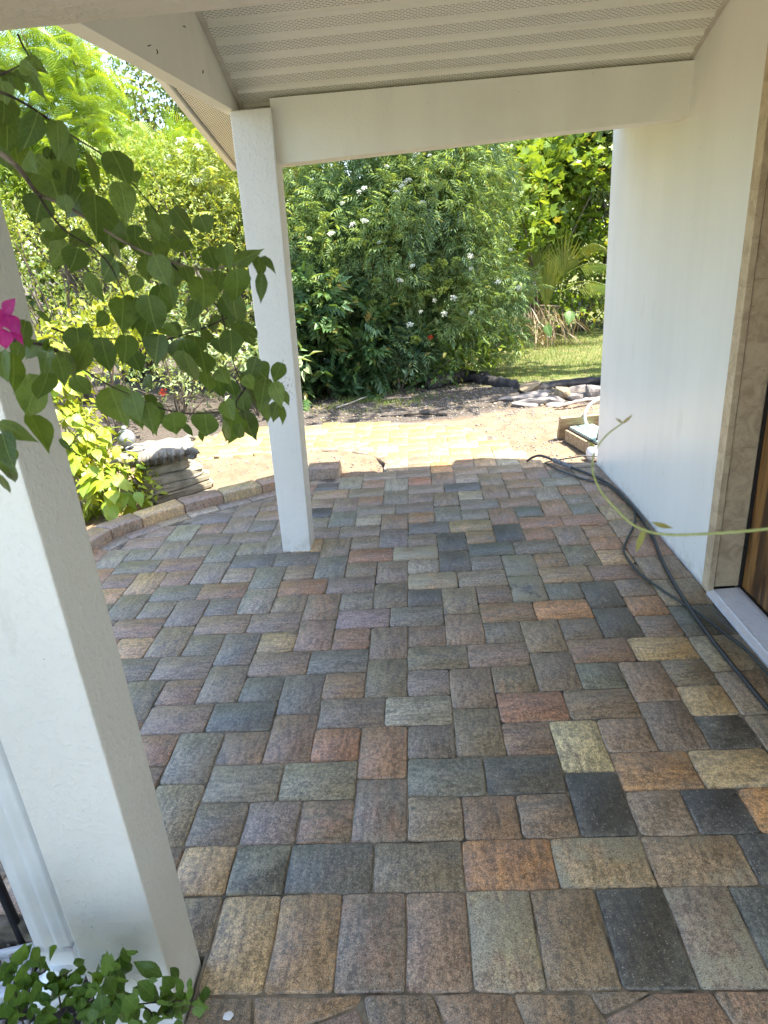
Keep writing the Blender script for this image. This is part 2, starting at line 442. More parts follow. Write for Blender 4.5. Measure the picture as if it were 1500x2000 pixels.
# ---------------------------------------------------------------- object helpers
def link(name, me, mat, parent=None):
    o = bpy.data.objects.new(name, me)
    C.collection.objects.link(o)
    if mat is not None and len(me.materials) == 0:
        me.materials.append(mat)
    if parent is not None:
        o.parent = parent
    return o

def tag(o, label=None, cat=None, group=None, kind=None):
    for k, v in (('label', label), ('category', cat), ('group', group), ('kind', kind)):
        if v:
            o[k] = v
    return o

def empty(name, loc, label, cat, group=None):
    o = bpy.data.objects.new(name, None)
    o.location = loc
    o.empty_display_size = 0.1
    C.collection.objects.link(o)
    return tag(o, label, cat, group)

def data(name, verts, faces, smooth=False):
    me = bpy.data.meshes.new(name)
    me.from_pydata([tuple(v) for v in verts], [], faces)
    if smooth:
        me.polygons.foreach_set('use_smooth', [True] * len(me.polygons))
    me.update()
    return me

def npdata(name, V, F, smooth=False):
    V = np.asarray(V, dtype=np.float32)
    F = np.asarray(F, dtype=np.int32)
    me = bpy.data.meshes.new(name)
    k = F.shape[1]
    me.vertices.add(len(V))
    me.vertices.foreach_set('co', V.ravel())
    me.loops.add(F.size)
    me.loops.foreach_set('vertex_index', F.ravel())
    me.polygons.add(len(F))
    me.polygons.foreach_set('loop_start', np.arange(len(F), dtype=np.int32) * k)
    if smooth:
        me.polygons.foreach_set('use_smooth', np.ones(len(F), dtype=bool))
    me.update(calc_edges=True)
    me.validate()
    return me

class MB:
    """collects shapes and links them as one mesh object"""
    def __init__(self):
        self.v, self.f = [], []

    def add(self, vs, fs):
        b = len(self.v)
        self.v += [tuple(p) for p in vs]
        self.f += [tuple(b + i for i in f) for f in fs]
        return self

    def box(self, x0, x1, y0, y1, z0, z1, bevel=0.0):
        bm = bmesh.new()
        bmesh.ops.create_cube(bm, size=1.0)
        for v in bm.verts:
            v.co = ((x0 + x1) / 2 + v.co.x * (x1 - x0), (y0 + y1) / 2 + v.co.y * (y1 - y0), (z0 + z1) / 2 + v.co.z * (z1 - z0))
        return self._bm(bm, bevel)

    def hexa(self, pts, bevel=0.0):
        """eight corners: bottom four counter-clockwise, then the top four"""
        bm = bmesh.new()
        vs = [bm.verts.new(p) for p in pts]
        for f in ((3, 2, 1, 0), (4, 5, 6, 7), (0, 1, 5, 4), (1, 2, 6, 5), (2, 3, 7, 6), (3, 0, 4, 7)):
            bm.faces.new([vs[i] for i in f])
        return self._bm(bm, bevel)

    def prism(self, poly, a, b, axis=0, bevel=0.0):
        """polygon given in the two other axes, pushed from a to b along axis"""
        bm = bmesh.new()
        def pt(t, p):
            return {0: (t, p[0], p[1]), 1: (p[0], t, p[1]), 2: (p[0], p[1], t)}[axis]
        A = [bm.verts.new(pt(a, p)) for p in poly]
        B = [bm.verts.new(pt(b, p)) for p in poly]
        bm.faces.new(A)
        bm.faces.new(B[::-1])
        n = len(poly)
        for i in range(n):
            bm.faces.new((A[i], B[i], B[(i + 1) % n], A[(i + 1) % n]))
        bmesh.ops.recalc_face_normals(bm, faces=bm.faces)
        return self._bm(bm, bevel)

    def _bm(self, bm, bevel):
        if bevel:
            bmesh.ops.bevel(bm, geom=list(bm.edges), offset=bevel, segments=2, affect='EDGES', profile=0.6)
        bm.verts.index_update()
        self.add([v.co[:] for v in bm.verts], [[v.index for v in f.verts] for f in bm.faces])
        bm.free()
        return self

    def tube(self, pts, rad, n=8, cap=True):
        P = [Vector(p) for p in pts]
        if not hasattr(rad, '__len__'):
            rad = [rad] * len(P)
        ref = Vector((0.31, 0.2, 0.93))
        rings = []
        for i, p in enumerate(P):
            d = (P[min(i + 1, len(P) - 1)] - P[max(i - 1, 0)]).normalized()
            s = d.cross(ref)
            if s.length < 1e-3:
                s = d.cross(Vector((1, 0, 0)))
            s.normalize()
            u = s.cross(d).normalized()
            rings.append([p + (s * math.cos(2 * math.pi * k / n) + u * math.sin(2 * math.pi * k / n)) * rad[i] for k in range(n)])
        vs = [q for r in rings for q in r]
        fs = []
        for i in range(len(P) - 1):
            for k in range(n):
                fs.append((i * n + k, i * n + (k + 1) % n, (i + 1) * n + (k + 1) % n, (i + 1) * n + k))
        if cap:
            fs.append(tuple(range(n))[::-1])
            fs.append(tuple((len(P) - 1) * n + k for k in range(n)))
        return self.add(vs, fs)

    def lathe(self, prof, cx, cy, n=24):
        vs, fs = [], []
        for r, z in prof:
            for k in range(n):
                a = 2 * math.pi * k / n
                vs.append((cx + r * math.cos(a), cy + r * math.sin(a), z))
        for i in range(len(prof) - 1):
            for k in range(n):
                fs.append((i * n + k, i * n + (k + 1) % n, (i + 1) * n + (k + 1) % n, (i + 1) * n + k))
        fs.append(tuple(range(n))[::-1])
        fs.append(tuple((len(prof) - 1) * n + k for k in range(n)))
        return self.add(vs, fs)

    def build(self, name, mat, parent=None, smooth=False):
        return link(name, data(name, self.v, self.f, smooth), mat, parent)

def spline(pts, n=6):
    """Catmull-Rom through the points"""
    P = [Vector(p) for p in pts]
    P = [P[0] * 2 - P[1]] + P + [P[-1] * 2 - P[-2]]
    out = []
    for i in range(1, len(P) - 2):
        for k in range(n):
            t = k / n
            a, b, c, d = P[i - 1], P[i], P[i + 1], P[i + 2]
            out.append(0.5 * ((2 * b) + (c - a) * t + (2 * a - 5 * b + 4 * c - d) * t * t + (3 * b - a - 3 * c + d) * t ** 3))
    out.append(P[-2])
    return out

def slab(poly, z0, thick, bev=0.006, rnd=0.012, wob=0.0012, rng=R0, drop=0.004):
    """a tumbled paver or block from a counter-clockwise outline"""
    n = len(poly)
    ring = []
    for i in range(n):
        a, b, c = Vector(poly[i - 1]), Vector(poly[i]), Vector(poly[(i + 1) % n])
        r = min(rnd, (a - b).length * 0.3, (c - b).length * 0.3) * rng.uniform(0.6, 1.25)
        p0 = b + (a - b).normalized() * r
        p2 = b + (c - b).normalized() * r
        p1 = b * 0.42 + (p0 + p2) * 0.29
        ring += [p0, p1, p2]
        L = (c - b).length
        if L > 0.06:
            nrm = Vector((-(c - b).y, (c - b).x)).normalized()
            ring.append(b.lerp(c, rng.uniform(0.4, 0.6)) + nrm * rng.uniform(-wob, wob) * 1.4)
    cx = sum((p.x for p in ring)) / len(ring)
    cy = sum((p.y for p in ring)) / len(ring)
    k = len(ring)
    vs = []
    for p in ring:
        vs.append((p.x, p.y, z0 - thick))
    for p in ring:
        vs.append((p.x, p.y, z0 - drop - rng.uniform(0, 0.0015)))
    for p in ring:
        d = Vector((cx - p.x, cy - p.y)).normalized() * bev
        vs.append((p.x + d.x, p.y + d.y, z0 + rng.uniform(-0.0004, 0.0004)))
    fs = [tuple(range(2 * k, 3 * k))]
    for i in range(k):
        j = (i + 1) % k
        fs.append((i, j, k + j, k + i))
        fs.append((k + i, k + j, 2 * k + j, 2 * k + i))
    return data('paver', vs, fs, True)

# ---- measured places of near leaves, shoots and flower heads (metres)
LEAVES = [[-0.495,1.017,1.959,-0.466,0.995,1.945,0.018],[-0.553,1.115,1.976,-0.522,1.089,1.958,0.018],[-0.549,1.081,1.969,-0.54,1.069,1.946,0.027],[-0.484,0.937,1.925,-0.485,0.933,1.901,0.026],[-0.461,0.931,1.927,-0.453,0.923,1.908,0.011],[-0.447,0.941,1.93,-0.431,0.915,1.906,0.012],[-0.523,1.047,1.954,-0.532,1.059,1.938,0.012],[-0.46,0.957,1.891,-0.477,0.938,1.847,0.028],[-0.509,1.108,1.879,-0.532,1.126,1.855,0.022],[-0.489,1.093,1.874,-0.487,1.083,1.843,0.025],[-0.583,1.213,1.879,-0.573,1.185,1.809,0.074],[-0.527,1.178,1.859,-0.529,1.162,1.807,0.018],[-0.489,0.963,1.847,-0.473,0.939,1.829,0.021],[-0.487,1.013,1.862,-0.486,1.023,1.849,0.013],[-0.38,0.974,1.845,-0.363,0.973,1.806,0.037],[-0.438,1.112,1.854,-0.446,1.1,1.836,0.022],[-0.459,1.084,1.859,-0.436,1.057,1.81,0.011],[-0.364,0.938,1.805,-0.353,0.918,1.759,0.032],[-0.562,1.124,1.812,-0.584,1.115,1.776,0.046],[-0.475,1.014,1.803,-0.477,1.014,1.778,0.022],[-0.451,1.056,1.802,-0.452,1.041,1.741,0.049],[-0.477,1.158,1.777,-0.498,1.163,1.72,0.05],[-0.377,0.993,1.757,-0.377,0.992,1.736,0.021],[-0.525,1.078,1.766,-0.553,1.091,1.742,0.027],[-0.59,1.139,1.959,-0.586,1.123,1.914,0.038],[-0.634,1.214,1.944,-0.627,1.19,1.881,0.044],[-0.564,1.045,1.872,-0.567,1.053,1.842,0.031],[-0.492,0.966,1.893,-0.49,0.96,1.877,0.011],[-0.471,0.932,1.77,-0.464,0.935,1.753,0.017],[-0.58,1.149,1.765,-0.576,1.148,1.734,0.03],[-0.583,1.183,1.739,-0.594,1.168,1.704,0.025],[-0.549,1.129,1.767,-0.54,1.128,1.753,0.02],[-0.511,1.094,1.735,-0.527,1.087,1.701,0.04],[-0.544,1.172,1.755,-0.536,1.189,1.734,0.025],[-0.445,1.062,1.715,-0.475,1.065,1.688,0.035],[-0.433,0.938,1.7,-0.421,0.943,1.66,0.019],[-0.462,1.114,1.711,-0.46,1.134,1.682,0.017],[-0.444,1.167,1.743,-0.424,1.151,1.707,0.033],[-0.387,1.036,1.716,-0.39,1.039,1.679,0.032],[-0.333,0.927,1.715,-0.322,0.92,1.676,0.031],[-0.405,0.97,1.662,-0.406,0.946,1.621,0.04],[-0.356,0.938,1.666,-0.36,0.946,1.616,0.04],[-0.475,0.959,1.629,-0.471,0.941,1.589,0.04],[-0.479,1.037,1.604,-0.486,1.051,1.545,0.036],[-0.401,0.944,1.616,-0.404,0.937,1.577,0.031],[-0.457,1.085,1.577,-0.454,1.099,1.537,0.03],[-0.445,1.166,1.589,-0.45,1.179,1.542,0.038],[-0.411,0.768,1.615,-0.402,0.759,1.586,0.02],[-0.531,1.028,1.551,-0.52,1.042,1.513,0.029],[-0.562,1.207,1.496,-0.541,1.185,1.429,0.066],[-0.422,0.973,1.529,-0.416,0.954,1.49,0.032],[-0.411,0.99,1.509,-0.405,0.984,1.46,0.031],[-0.449,1.097,1.502,-0.434,1.08,1.485,0.018],[-0.313,0.921,1.764,-0.306,0.912,1.743,0.02],[-0.365,1.031,1.762,-0.358,1.029,1.737,0.019],[-0.386,1.206,1.786,-0.365,1.21,1.745,0.032],[-0.352,1.075,1.745,-0.326,1.076,1.718,0.037],[-0.393,1.123,1.736,-0.377,1.096,1.716,0.02],[-0.428,1.19,1.719,-0.422,1.199,1.673,0.039],[-0.392,1.182,1.704,-0.411,1.192,1.659,0.035],[-0.332,1.038,1.698,-0.321,1.028,1.679,0.022],[-0.269,0.951,1.72,-0.258,0.953,1.692,0.035],[-0.242,0.939,1.721,-0.235,0.912,1.693,0.026],[-0.242,0.983,1.699,-0.202,0.961,1.713,0.021],[-0.216,1.022,1.704,-0.212,0.995,1.681,0.019],[-0.189,0.92,1.705,-0.172,0.898,1.69,0.009],[-0.201,0.95,1.683,-0.203,0.939,1.648,0.016],[-0.228,0.928,1.691,-0.234,0.941,1.646,0.035],[-0.298,1.104,1.684,-0.299,1.082,1.655,0.02],[-0.289,0.996,1.691,-0.281,0.983,1.675,0.02],[-0.305,1.029,1.679,-0.298,1.005,1.636,0.041],[-0.428,1.175,1.651,-0.441,1.194,1.604,0.045],[-0.408,1.06,1.637,-0.41,1.054,1.605,0.026],[-0.347,0.946,1.624,-0.321,0.921,1.613,0.02],[-0.384,1.023,1.605,-0.394,1.006,1.565,0.036],[-0.405,1.169,1.579,-0.409,1.147,1.546,0.039],[-0.316,0.927,1.589,-0.321,0.944,1.541,0.031],[-0.342,1.078,1.57,-0.328,1.056,1.539,0.037],[-0.334,1.083,1.606,-0.324,1.054,1.587,0.022],[-0.313,1.078,1.621,-0.315,1.097,1.593,0.021],[-0.321,1.179,1.612,-0.316,1.184,1.586,0.023],[-0.268,0.998,1.607,-0.266,0.987,1.569,0.033],[-0.279,0.97,1.6,-0.282,0.979,1.573,0.022],[-0.27,1.08,1.61,-0.262,1.089,1.565,0.032],[-0.321,1.019,1.544,-0.313,1.0,1.522,0.025],[-0.347,1.163,1.506,-0.351,1.183,1.467,0.027],[-0.329,1.176,1.502,-0.328,1.186,1.468,0.025],[-0.28,1.165,1.529,-0.263,1.172,1.498,0.042],[-0.252,0.988,1.542,-0.245,0.984,1.521,0.021],[-0.233,1.027,1.527,-0.241,0.998,1.485,0.032],[-0.198,0.928,1.54,-0.189,0.912,1.511,0.023],[-0.202,0.998,1.514,-0.195,1.002,1.489,0.012],[-0.32,1.207,1.476,-0.32,1.199,1.432,0.036],[-0.295,1.201,1.48,-0.299,1.221,1.416,0.03],[-0.258,1.207,1.45,-0.27,1.195,1.419,0.026],[-0.204,0.986,1.494,-0.2,0.967,1.471,0.011],[-0.286,0.979,1.508,-0.275,0.959,1.483,0.026],[-0.315,1.107,1.457,-0.332,1.122,1.399,0.033],[-0.311,1.172,1.444,-0.308,1.166,1.392,0.039],[-0.365,1.116,1.46,-0.376,1.126,1.408,0.046],[-0.356,0.945,1.502,-0.358,0.948,1.467,0.036],[-0.432,1.193,1.425,-0.426,1.202,1.394,0.014],[-0.459,1.145,1.477,-0.472,1.139,1.419,0.034],[-0.434,0.758,1.641,-0.44,0.767,1.628,0.008],[-0.423,0.773,1.636,-0.428,0.783,1.621,0.009],[-0.467,0.837,1.625,-0.487,0.827,1.612,0.021],[-0.423,0.78,1.628,-0.464,0.797,1.582,0.028],[-0.489,0.812,1.617,-0.483,0.791,1.577,0.024],[-0.466,0.753,1.628,-0.458,0.73,1.599,0.02],[-0.475,0.83,1.584,-0.518,0.841,1.53,0.04],[-0.421,0.755,1.6,-0.446,0.766,1.563,0.025],[-0.439,0.838,1.613,-0.443,0.841,1.577,0.022],[-0.505,0.775,1.542,-0.468,0.772,1.517,0.02],[-0.493,0.753,1.534,-0.477,0.724,1.498,0.026],[-0.539,0.837,1.492,-0.541,0.84,1.47,0.008],[-0.522,0.793,1.491,-0.542,0.809,1.445,0.021],[-0.53,0.783,1.474,-0.544,0.797,1.442,0.016],[-0.555,1.168,1.61,-0.566,1.148,1.59,0.027],[-0.345,0.996,1.674,-0.339,0.98,1.647,0.023],[-0.385,0.992,1.691,-0.399,0.991,1.67,0.021],[-0.313,0.998,1.651,-0.321,0.989,1.624,0.021],[-0.303,0.959,1.733,-0.323,0.975,1.714,0.021],[-0.242,1.026,1.561,-0.256,1.019,1.53,0.025],[-0.251,1.095,1.482,-0.264,1.11,1.439,0.025],[-0.287,1.046,1.454,-0.302,1.062,1.426,0.022],[-0.313,1.07,1.542,-0.303,1.067,1.515,0.025],[-0.349,1.077,1.631,-0.332,1.048,1.61,0.021]]
STEMS = [[[-0.465,0.86,1.905],[-0.436,0.86,1.893],[-0.506,1.06,1.913],[-0.466,1.06,1.881],[-0.425,1.06,1.852],[-0.392,1.06,1.814],[-0.369,1.06,1.78],[-0.348,1.06,1.749]],[[-0.49,0.86,1.846],[-0.467,0.86,1.839],[-0.448,0.86,1.82],[-0.534,1.06,1.812],[-0.497,1.06,1.793],[-0.458,1.06,1.764],[-0.41,1.06,1.731],[-0.361,1.06,1.708],[-0.309,1.06,1.692],[-0.253,1.06,1.698],[-0.228,1.06,1.705]],[[-0.535,1.06,1.811],[-0.523,1.06,1.783],[-0.506,1.06,1.759],[-0.466,1.06,1.729],[-0.448,1.06,1.699],[-0.436,1.06,1.654],[-0.412,1.06,1.614],[-0.389,1.06,1.604]],[[-0.565,1.06,1.624],[-0.528,1.06,1.608],[-0.472,1.06,1.601],[-0.416,1.06,1.593],[-0.391,1.06,1.597]],[[-0.435,0.8,1.625],[-0.548,1.06,1.571],[-0.518,1.06,1.547],[-0.488,1.06,1.525],[-0.459,1.06,1.51]],[[-0.459,1.06,1.51],[-0.429,1.06,1.491],[-0.381,1.06,1.476],[-0.321,1.06,1.475],[-0.294,1.06,1.485]],[[-0.408,1.06,1.59],[-0.37,1.06,1.597],[-0.323,1.06,1.608],[-0.289,1.06,1.619],[-0.258,1.06,1.623]],[[-0.361,1.06,1.708],[-0.328,1.06,1.669],[-0.298,1.06,1.637],[-0.291,1.06,1.598],[-0.286,1.06,1.546],[-0.273,1.06,1.513],[-0.247,1.06,1.519]],[[-0.273,1.06,1.513],[-0.294,1.06,1.485],[-0.281,1.06,1.47]],[[-0.513,0.8,1.653],[-0.492,0.8,1.64],[-0.462,0.8,1.633],[-0.435,0.8,1.625],[-0.556,1.06,1.584]],[[-0.537,0.8,1.555],[-0.523,0.8,1.536],[-0.52,0.8,1.521],[-0.525,0.8,1.488]],[[-0.456,0.86,1.914],[-0.436,0.86,1.917],[-0.42,0.86,1.922]],[[-0.577,1.2,2.043],[-0.573,1.2,2.027],[-0.567,1.2,2.01],[-0.565,1.2,1.976],[-0.566,1.2,1.962]]]
LOW = [[-0.83,0.833,0.474,-0.788,0.82,0.531,0.012],[-0.742,0.78,0.572,-0.753,0.792,0.519,0.016],[-0.785,0.801,0.524,-0.796,0.8,0.48,0.021],[-0.89,0.867,0.414,-0.911,0.869,0.362,0.021],[-0.839,0.819,0.471,-0.845,0.82,0.433,0.017],[-0.826,0.847,0.428,-0.848,0.858,0.35,0.02],[-0.821,0.793,0.483,-0.828,0.795,0.429,0.019],[-0.812,0.81,0.441,-0.826,0.801,0.384,0.021],[-0.929,0.873,0.302,-0.941,0.873,0.232,0.028],[-0.881,0.847,0.31,-0.9,0.858,0.242,0.019],[-0.776,0.889,0.373,-0.818,0.887,0.348,0.017],[-0.735,0.854,0.424,-0.755,0.854,0.368,0.022],[-0.767,0.841,0.412,-0.803,0.849,0.357,0.019],[-0.801,0.834,0.398,-0.807,0.836,0.354,0.023],[-0.759,0.837,0.394,-0.797,0.855,0.309,0.024],[-0.831,0.864,0.281,-0.857,0.879,0.195,0.022],[-0.819,0.893,0.236,-0.829,0.883,0.18,0.027],[-0.754,0.847,0.345,-0.77,0.865,0.281,0.014],[-0.753,0.881,0.309,-0.763,0.866,0.286,0.027],[-0.666,0.795,0.47,-0.667,0.792,0.438,0.015],[-0.646,0.789,0.458,-0.646,0.778,0.424,0.025],[-0.626,0.789,0.508,-0.615,0.796,0.552,0.013],[-0.697,0.874,0.401,-0.738,0.89,0.368,0.008],[-0.614,0.799,0.528,-0.603,0.807,0.501,0.008],[-0.653,0.859,0.419,-0.637,0.845,0.383,0.015],[-0.683,0.886,0.364,-0.716,0.905,0.242,0.03],[-0.66,0.806,0.397,-0.686,0.824,0.314,0.022],[-0.673,0.828,0.34,-0.677,0.827,0.289,0.02],[-0.709,0.899,0.245,-0.726,0.912,0.153,0.024],[-0.608,0.799,0.437,-0.594,0.797,0.391,0.026],[-0.573,0.842,0.365,-0.606,0.835,0.401,0.024],[-0.591,0.803,0.451,-0.581,0.796,0.439,0.009],[-0.625,0.867,0.287,-0.616,0.847,0.28,0.012],[-0.599,0.846,0.298,-0.601,0.844,0.252,0.024],[-0.597,0.782,0.397,-0.593,0.775,0.372,0.016],[-0.557,0.855,0.364,-0.56,0.855,0.314,0.016],[-0.531,0.788,0.442,-0.548,0.807,0.374,0.01],[-0.567,0.875,0.293,-0.596,0.893,0.185,0.02],[-0.476,0.793,0.475,-0.476,0.783,0.442,0.009],[-0.487,0.785,0.446,-0.508,0.796,0.375,0.015],[-0.481,0.812,0.393,-0.475,0.798,0.372,0.018],[-0.567,0.831,0.324,-0.58,0.847,0.253,0.016],[-0.876,0.878,0.288,-0.874,0.869,0.254,0.018],[-0.796,0.798,0.381,-0.822,0.815,0.305,0.018],[-0.746,0.848,0.311,-0.759,0.856,0.248,0.019],[-0.667,0.791,0.421,-0.67,0.773,0.401,0.016],[-0.672,0.863,0.286,-0.668,0.86,0.25,0.015],[-0.644,0.789,0.493,-0.674,0.806,0.424,0.013],[-0.861,0.856,0.45,-0.895,0.868,0.393,0.014],[-0.686,0.79,0.481,-0.694,0.804,0.422,0.014],[-0.587,0.788,0.372,-0.602,0.803,0.307,0.019],[-0.545,0.834,0.307,-0.544,0.828,0.278,0.016]]
LSTEMS = [[[-0.84,0.86,0.183],[-0.771,0.86,0.276],[-0.729,0.86,0.332],[-0.704,0.86,0.371],[-0.681,0.86,0.402]],[[-0.771,0.86,0.276],[-0.691,0.86,0.315],[-0.644,0.86,0.311],[-0.6,0.86,0.317],[-0.551,0.86,0.321],[-0.508,0.86,0.324]],[[-0.896,0.86,0.183],[-0.889,0.86,0.286],[-0.874,0.86,0.382],[-0.857,0.86,0.433]],[[-0.84,0.86,0.183],[-0.799,0.86,0.301],[-0.784,0.86,0.384],[-0.745,0.86,0.419]],[[-0.6,0.86,0.317],[-0.553,0.86,0.337],[-0.531,0.86,0.345]],[[-0.644,0.86,0.311],[-0.615,0.86,0.295],[-0.611,0.86,0.265]]]
BRACTS = [[-0.453,0.76,1.669,-0.444,0.75,1.652,0.02],[-0.462,0.76,1.654,-0.46,0.75,1.634,0.02],[-0.451,0.76,1.655,-0.436,0.75,1.638,0.009],[-0.455,0.76,1.669,-0.436,0.75,1.682,0.013],[-0.461,0.76,1.676,-0.457,0.75,1.655,0.021],[-0.449,0.76,1.663,-0.439,0.75,1.648,0.013]]
TENDRIL = [[0.211,0.66,1.535],[0.199,0.65,1.531],[0.182,0.64,1.523],[0.169,0.63,1.51],[0.165,0.62,1.495],[0.17,0.61,1.479],[0.179,0.6,1.467],[0.196,0.58,1.452],[0.217,0.56,1.451],[0.248,0.53,1.464],[0.274,0.5,1.48],[0.295,0.46,1.504],[0.328,0.42,1.521]]
TLEAVES = [[0.211,0.58,1.455,0.23,0.575,1.448,0.004],[0.206,0.58,1.45,0.195,0.575,1.426,0.005],[0.178,0.58,1.551,0.185,0.575,1.559,0.004],[0.156,0.58,1.53,0.149,0.575,1.538,0.003],[0.178,0.58,1.552,0.172,0.575,1.557,0.002]]
WHITE = [[-0.443,7.74,2.221],[-0.014,7.807,2.241],[-0.088,7.688,2.157],[0.189,7.663,2.193],[0.162,7.735,2.035],[-0.187,7.683,2.406],[-0.597,7.66,1.876],[-0.828,7.669,1.808],[-1.06,7.649,1.769],[-0.681,7.676,2.089],[-0.456,7.696,1.906],[0.02,7.695,1.415],[-0.118,7.777,1.273],[0.088,7.692,0.925],[0.354,7.73,0.881],[-0.044,7.672,0.799],[0.46,7.702,1.05],[0.244,7.643,1.038],[0.116,7.685,2.495],[0.254,7.643,2.467],[-0.324,7.772,1.68],[0.662,7.739,1.466],[0.948,7.674,1.188],[1.181,7.725,1.095],[0.665,7.808,1.333],[0.648,7.659,0.879],[1.101,7.787,1.501],[-2.114,7.718,1.997],[-1.983,7.729,2.103],[-0.503,7.79,2.194],[0.03,7.711,2.265],[-0.048,7.731,2.205]]
GREEN = [[-0.925,7.901,1.98],[-0.972,7.966,1.83],[-1.19,7.825,1.871],[0.392,7.933,2.21],[-0.113,7.905,1.896],[-0.188,7.89,1.523],[-0.86,7.839,1.402],[-0.384,7.826,1.289],[0.168,7.762,1.37],[0.36,7.779,1.424],[0.504,7.766,1.44],[0.421,7.913,1.2],[0.345,7.806,1.131],[0.185,7.786,1.117],[-0.641,7.769,1.105],[-0.467,7.935,1.04],[-0.315,7.942,1.04],[0.01,7.898,0.596],[0.099,7.812,1.094],[-0.508,7.803,1.693],[-0.027,7.814,2.472],[0.593,7.851,1.828],[0.779,7.785,1.962],[-0.172,7.848,2.304]]

# ================================================================ the setting
U = 0.088                                   # half a paver
X0, Y0 = -0.104, 1.517                      # a joint corner of the field

def inside(poly, x, y):
    c = False
    for i in range(len(poly)):
        (xa, ya), (xb, yb) = poly[i - 1], poly[i]
        if (ya > y) != (yb > y) and x < (xb - xa) * (y - ya) / (yb - ya) + xa:
            c = not c
    return c

# ---- ground sheet: fine near the porch, coarse to the horizon
def ground_z(x, y):
    z = -0.055 if y > 5.8 or x > -0.3 else -0.014
    # the bed behind the low wall lies lower
    d = max(0.0, min(1.0, (-1.1 - x) / 0.6)) * max(0.0, min(1.0, (5.55 - y) / 0.4))
    z -= 0.10 * d
    if x < -0.62 and y < 1.32:
        z -= 0.12
    z += 0.012 * math.sin(3.1 * x + 1.7 * y) * math.sin(2.3 * y - 1.1 * x)
    return z

def make_ground():
    xs = np.concatenate([[-220, -90, -40, -20, -12, -8], np.arange(-5.5, 4.5, 0.08), [6, 9, 14, 24, 50, 110, 220]])
    ys = np.concatenate([[-160, -60, -25, -10, -4], np.arange(-1, 10.6, 0.08), np.arange(10.8, 14, 0.4), [16, 20, 30, 50, 100, 220]])
    V = []
    rr = np.random.RandomState(3)
    for y in ys:
        for x in xs:
            near = -5.5 < x < 4.5 and 4.9 < y < 10.6
            V.append((x, y, ground_z(x, y) + (rr.normal(0, 0.005) if near else 0)))
    nx = len(xs)
    F = [(j * nx + i, j * nx + i + 1, (j + 1) * nx + i + 1, (j + 1) * nx + i) for j in range(len(ys) - 1) for i in range(nx - 1)]
    return npdata('ground', V, F, True)
ground = tag(link('ground', make_ground(), M['ground']), kind='structure')

# ---- the paver field
WALL_FRONT = [(-2.13, 3.35), (-2.15, 3.6), (-2.125, 3.82), (-2.062, 3.985), (-1.92, 4.15), (-1.70, 4.375), (-1.455, 4.53), (-1.20, 4.70), (-1.0, 4.83), (-0.86, 4.93)]
INNER = [(-0.30, 5.02), (-0.295, 5.25), (-0.375, 5.43), (-0.54, 5.59), (-0.754, 5.705), (-1.02, 5.765), (-1.39, 5.77), (-1.76, 5.75), (-2.08, 5.705), (-2.6, 5.56), (-3.1, 5.38)]
OUTER = [(0.885, 5.10), (0.80, 5.39), (0.65, 5.88), (0.40, 6.29), (0.16, 6.43), (-0.30, 6.58), (-0.72, 6.66), (-1.09, 6.65), (-1.55, 6.60), (-2.08, 6.54), (-2.57, 6.44), (-3.2, 6.25)]
YP = 5.06                                   # where the patio hands over to the walk
patio_poly = [(1.128, 1.517), (1.128, 5.0), (0.885, YP), (-0.30, YP), (-0.33, 4.985), (-0.62, 4.975)] + WALL_FRONT[::-1] + [(-2.12, 3.0), (-2.1, 1.30), (-0.655, 1.30), (-0.655, 1.517)]
walk_poly = [(0.885, YP)] + OUTER[1:] + INNER[::-1][:-1] + [(-0.30, YP)]

def bed(name, poly, z):
    me = data(name, [(x, y, z) for x, y in poly], [tuple(range(len(poly)))])
    return me

bedpoly = [(1.365, 0.55), (1.365, 4.99), (0.885, YP), (-0.30, YP), (-0.33, 4.985), (-0.62, 4.975)] + WALL_FRONT[::-1] + [(-2.12, 3.0), (-2.1, 1.27), (-0.80, 1.27), (-0.80, 1.175), (-0.64, 1.175), (-0.64, 0.55)]
patio = MB().prism(bedpoly, -0.30, -0.0060, 2).build('patio', M['bed'])
tag(patio, kind='structure')
walk = MB().prism(walk_poly, -0.12, -0.0060, 2).build('garden_walk', M['bed'])
tag(walk, kind='structure')

TINTS = dict(
    G=((0.307, 0.220, 0.134), (0.227, 0.167, 0.107)),     # grey brown
    L=((0.403, 0.312, 0.204), (0.305, 0.245, 0.165)),     # light grey
    B=((0.222, 0.183, 0.133), (0.286, 0.216, 0.141)),     # blue grey
    S=((0.135, 0.122, 0.094), (0.204, 0.169, 0.119)),     # slate
    K=((0.072, 0.061, 0.047), (0.118, 0.098, 0.069)),     # charcoal
    R=((0.353, 0.187, 0.094), (0.269, 0.182, 0.104)),     # red brown
    N=((0.346, 0.201, 0.111), (0.251, 0.168, 0.103)),     # brown
    P=((0.311, 0.208, 0.138), (0.253, 0.186, 0.128)),     # plum
    V=((0.341, 0.248, 0.195), (0.275, 0.211, 0.157)),     # lilac
    O=((0.508, 0.260, 0.105), (0.352, 0.193, 0.095)),     # orange tan
    T=((0.500, 0.325, 0.157), (0.336, 0.228, 0.118)),     # tan
    C=((0.644, 0.463, 0.235), (0.324, 0.236, 0.145)),     # cream
    Q=((0.193, 0.171, 0.125), (0.280, 0.226, 0.162)),     # green slate
)
TINTS['Y'] = ((0.40, 0.30, 0.10), (0.32, 0.235, 0.085))   # sun glare on the walk, painted as yellow
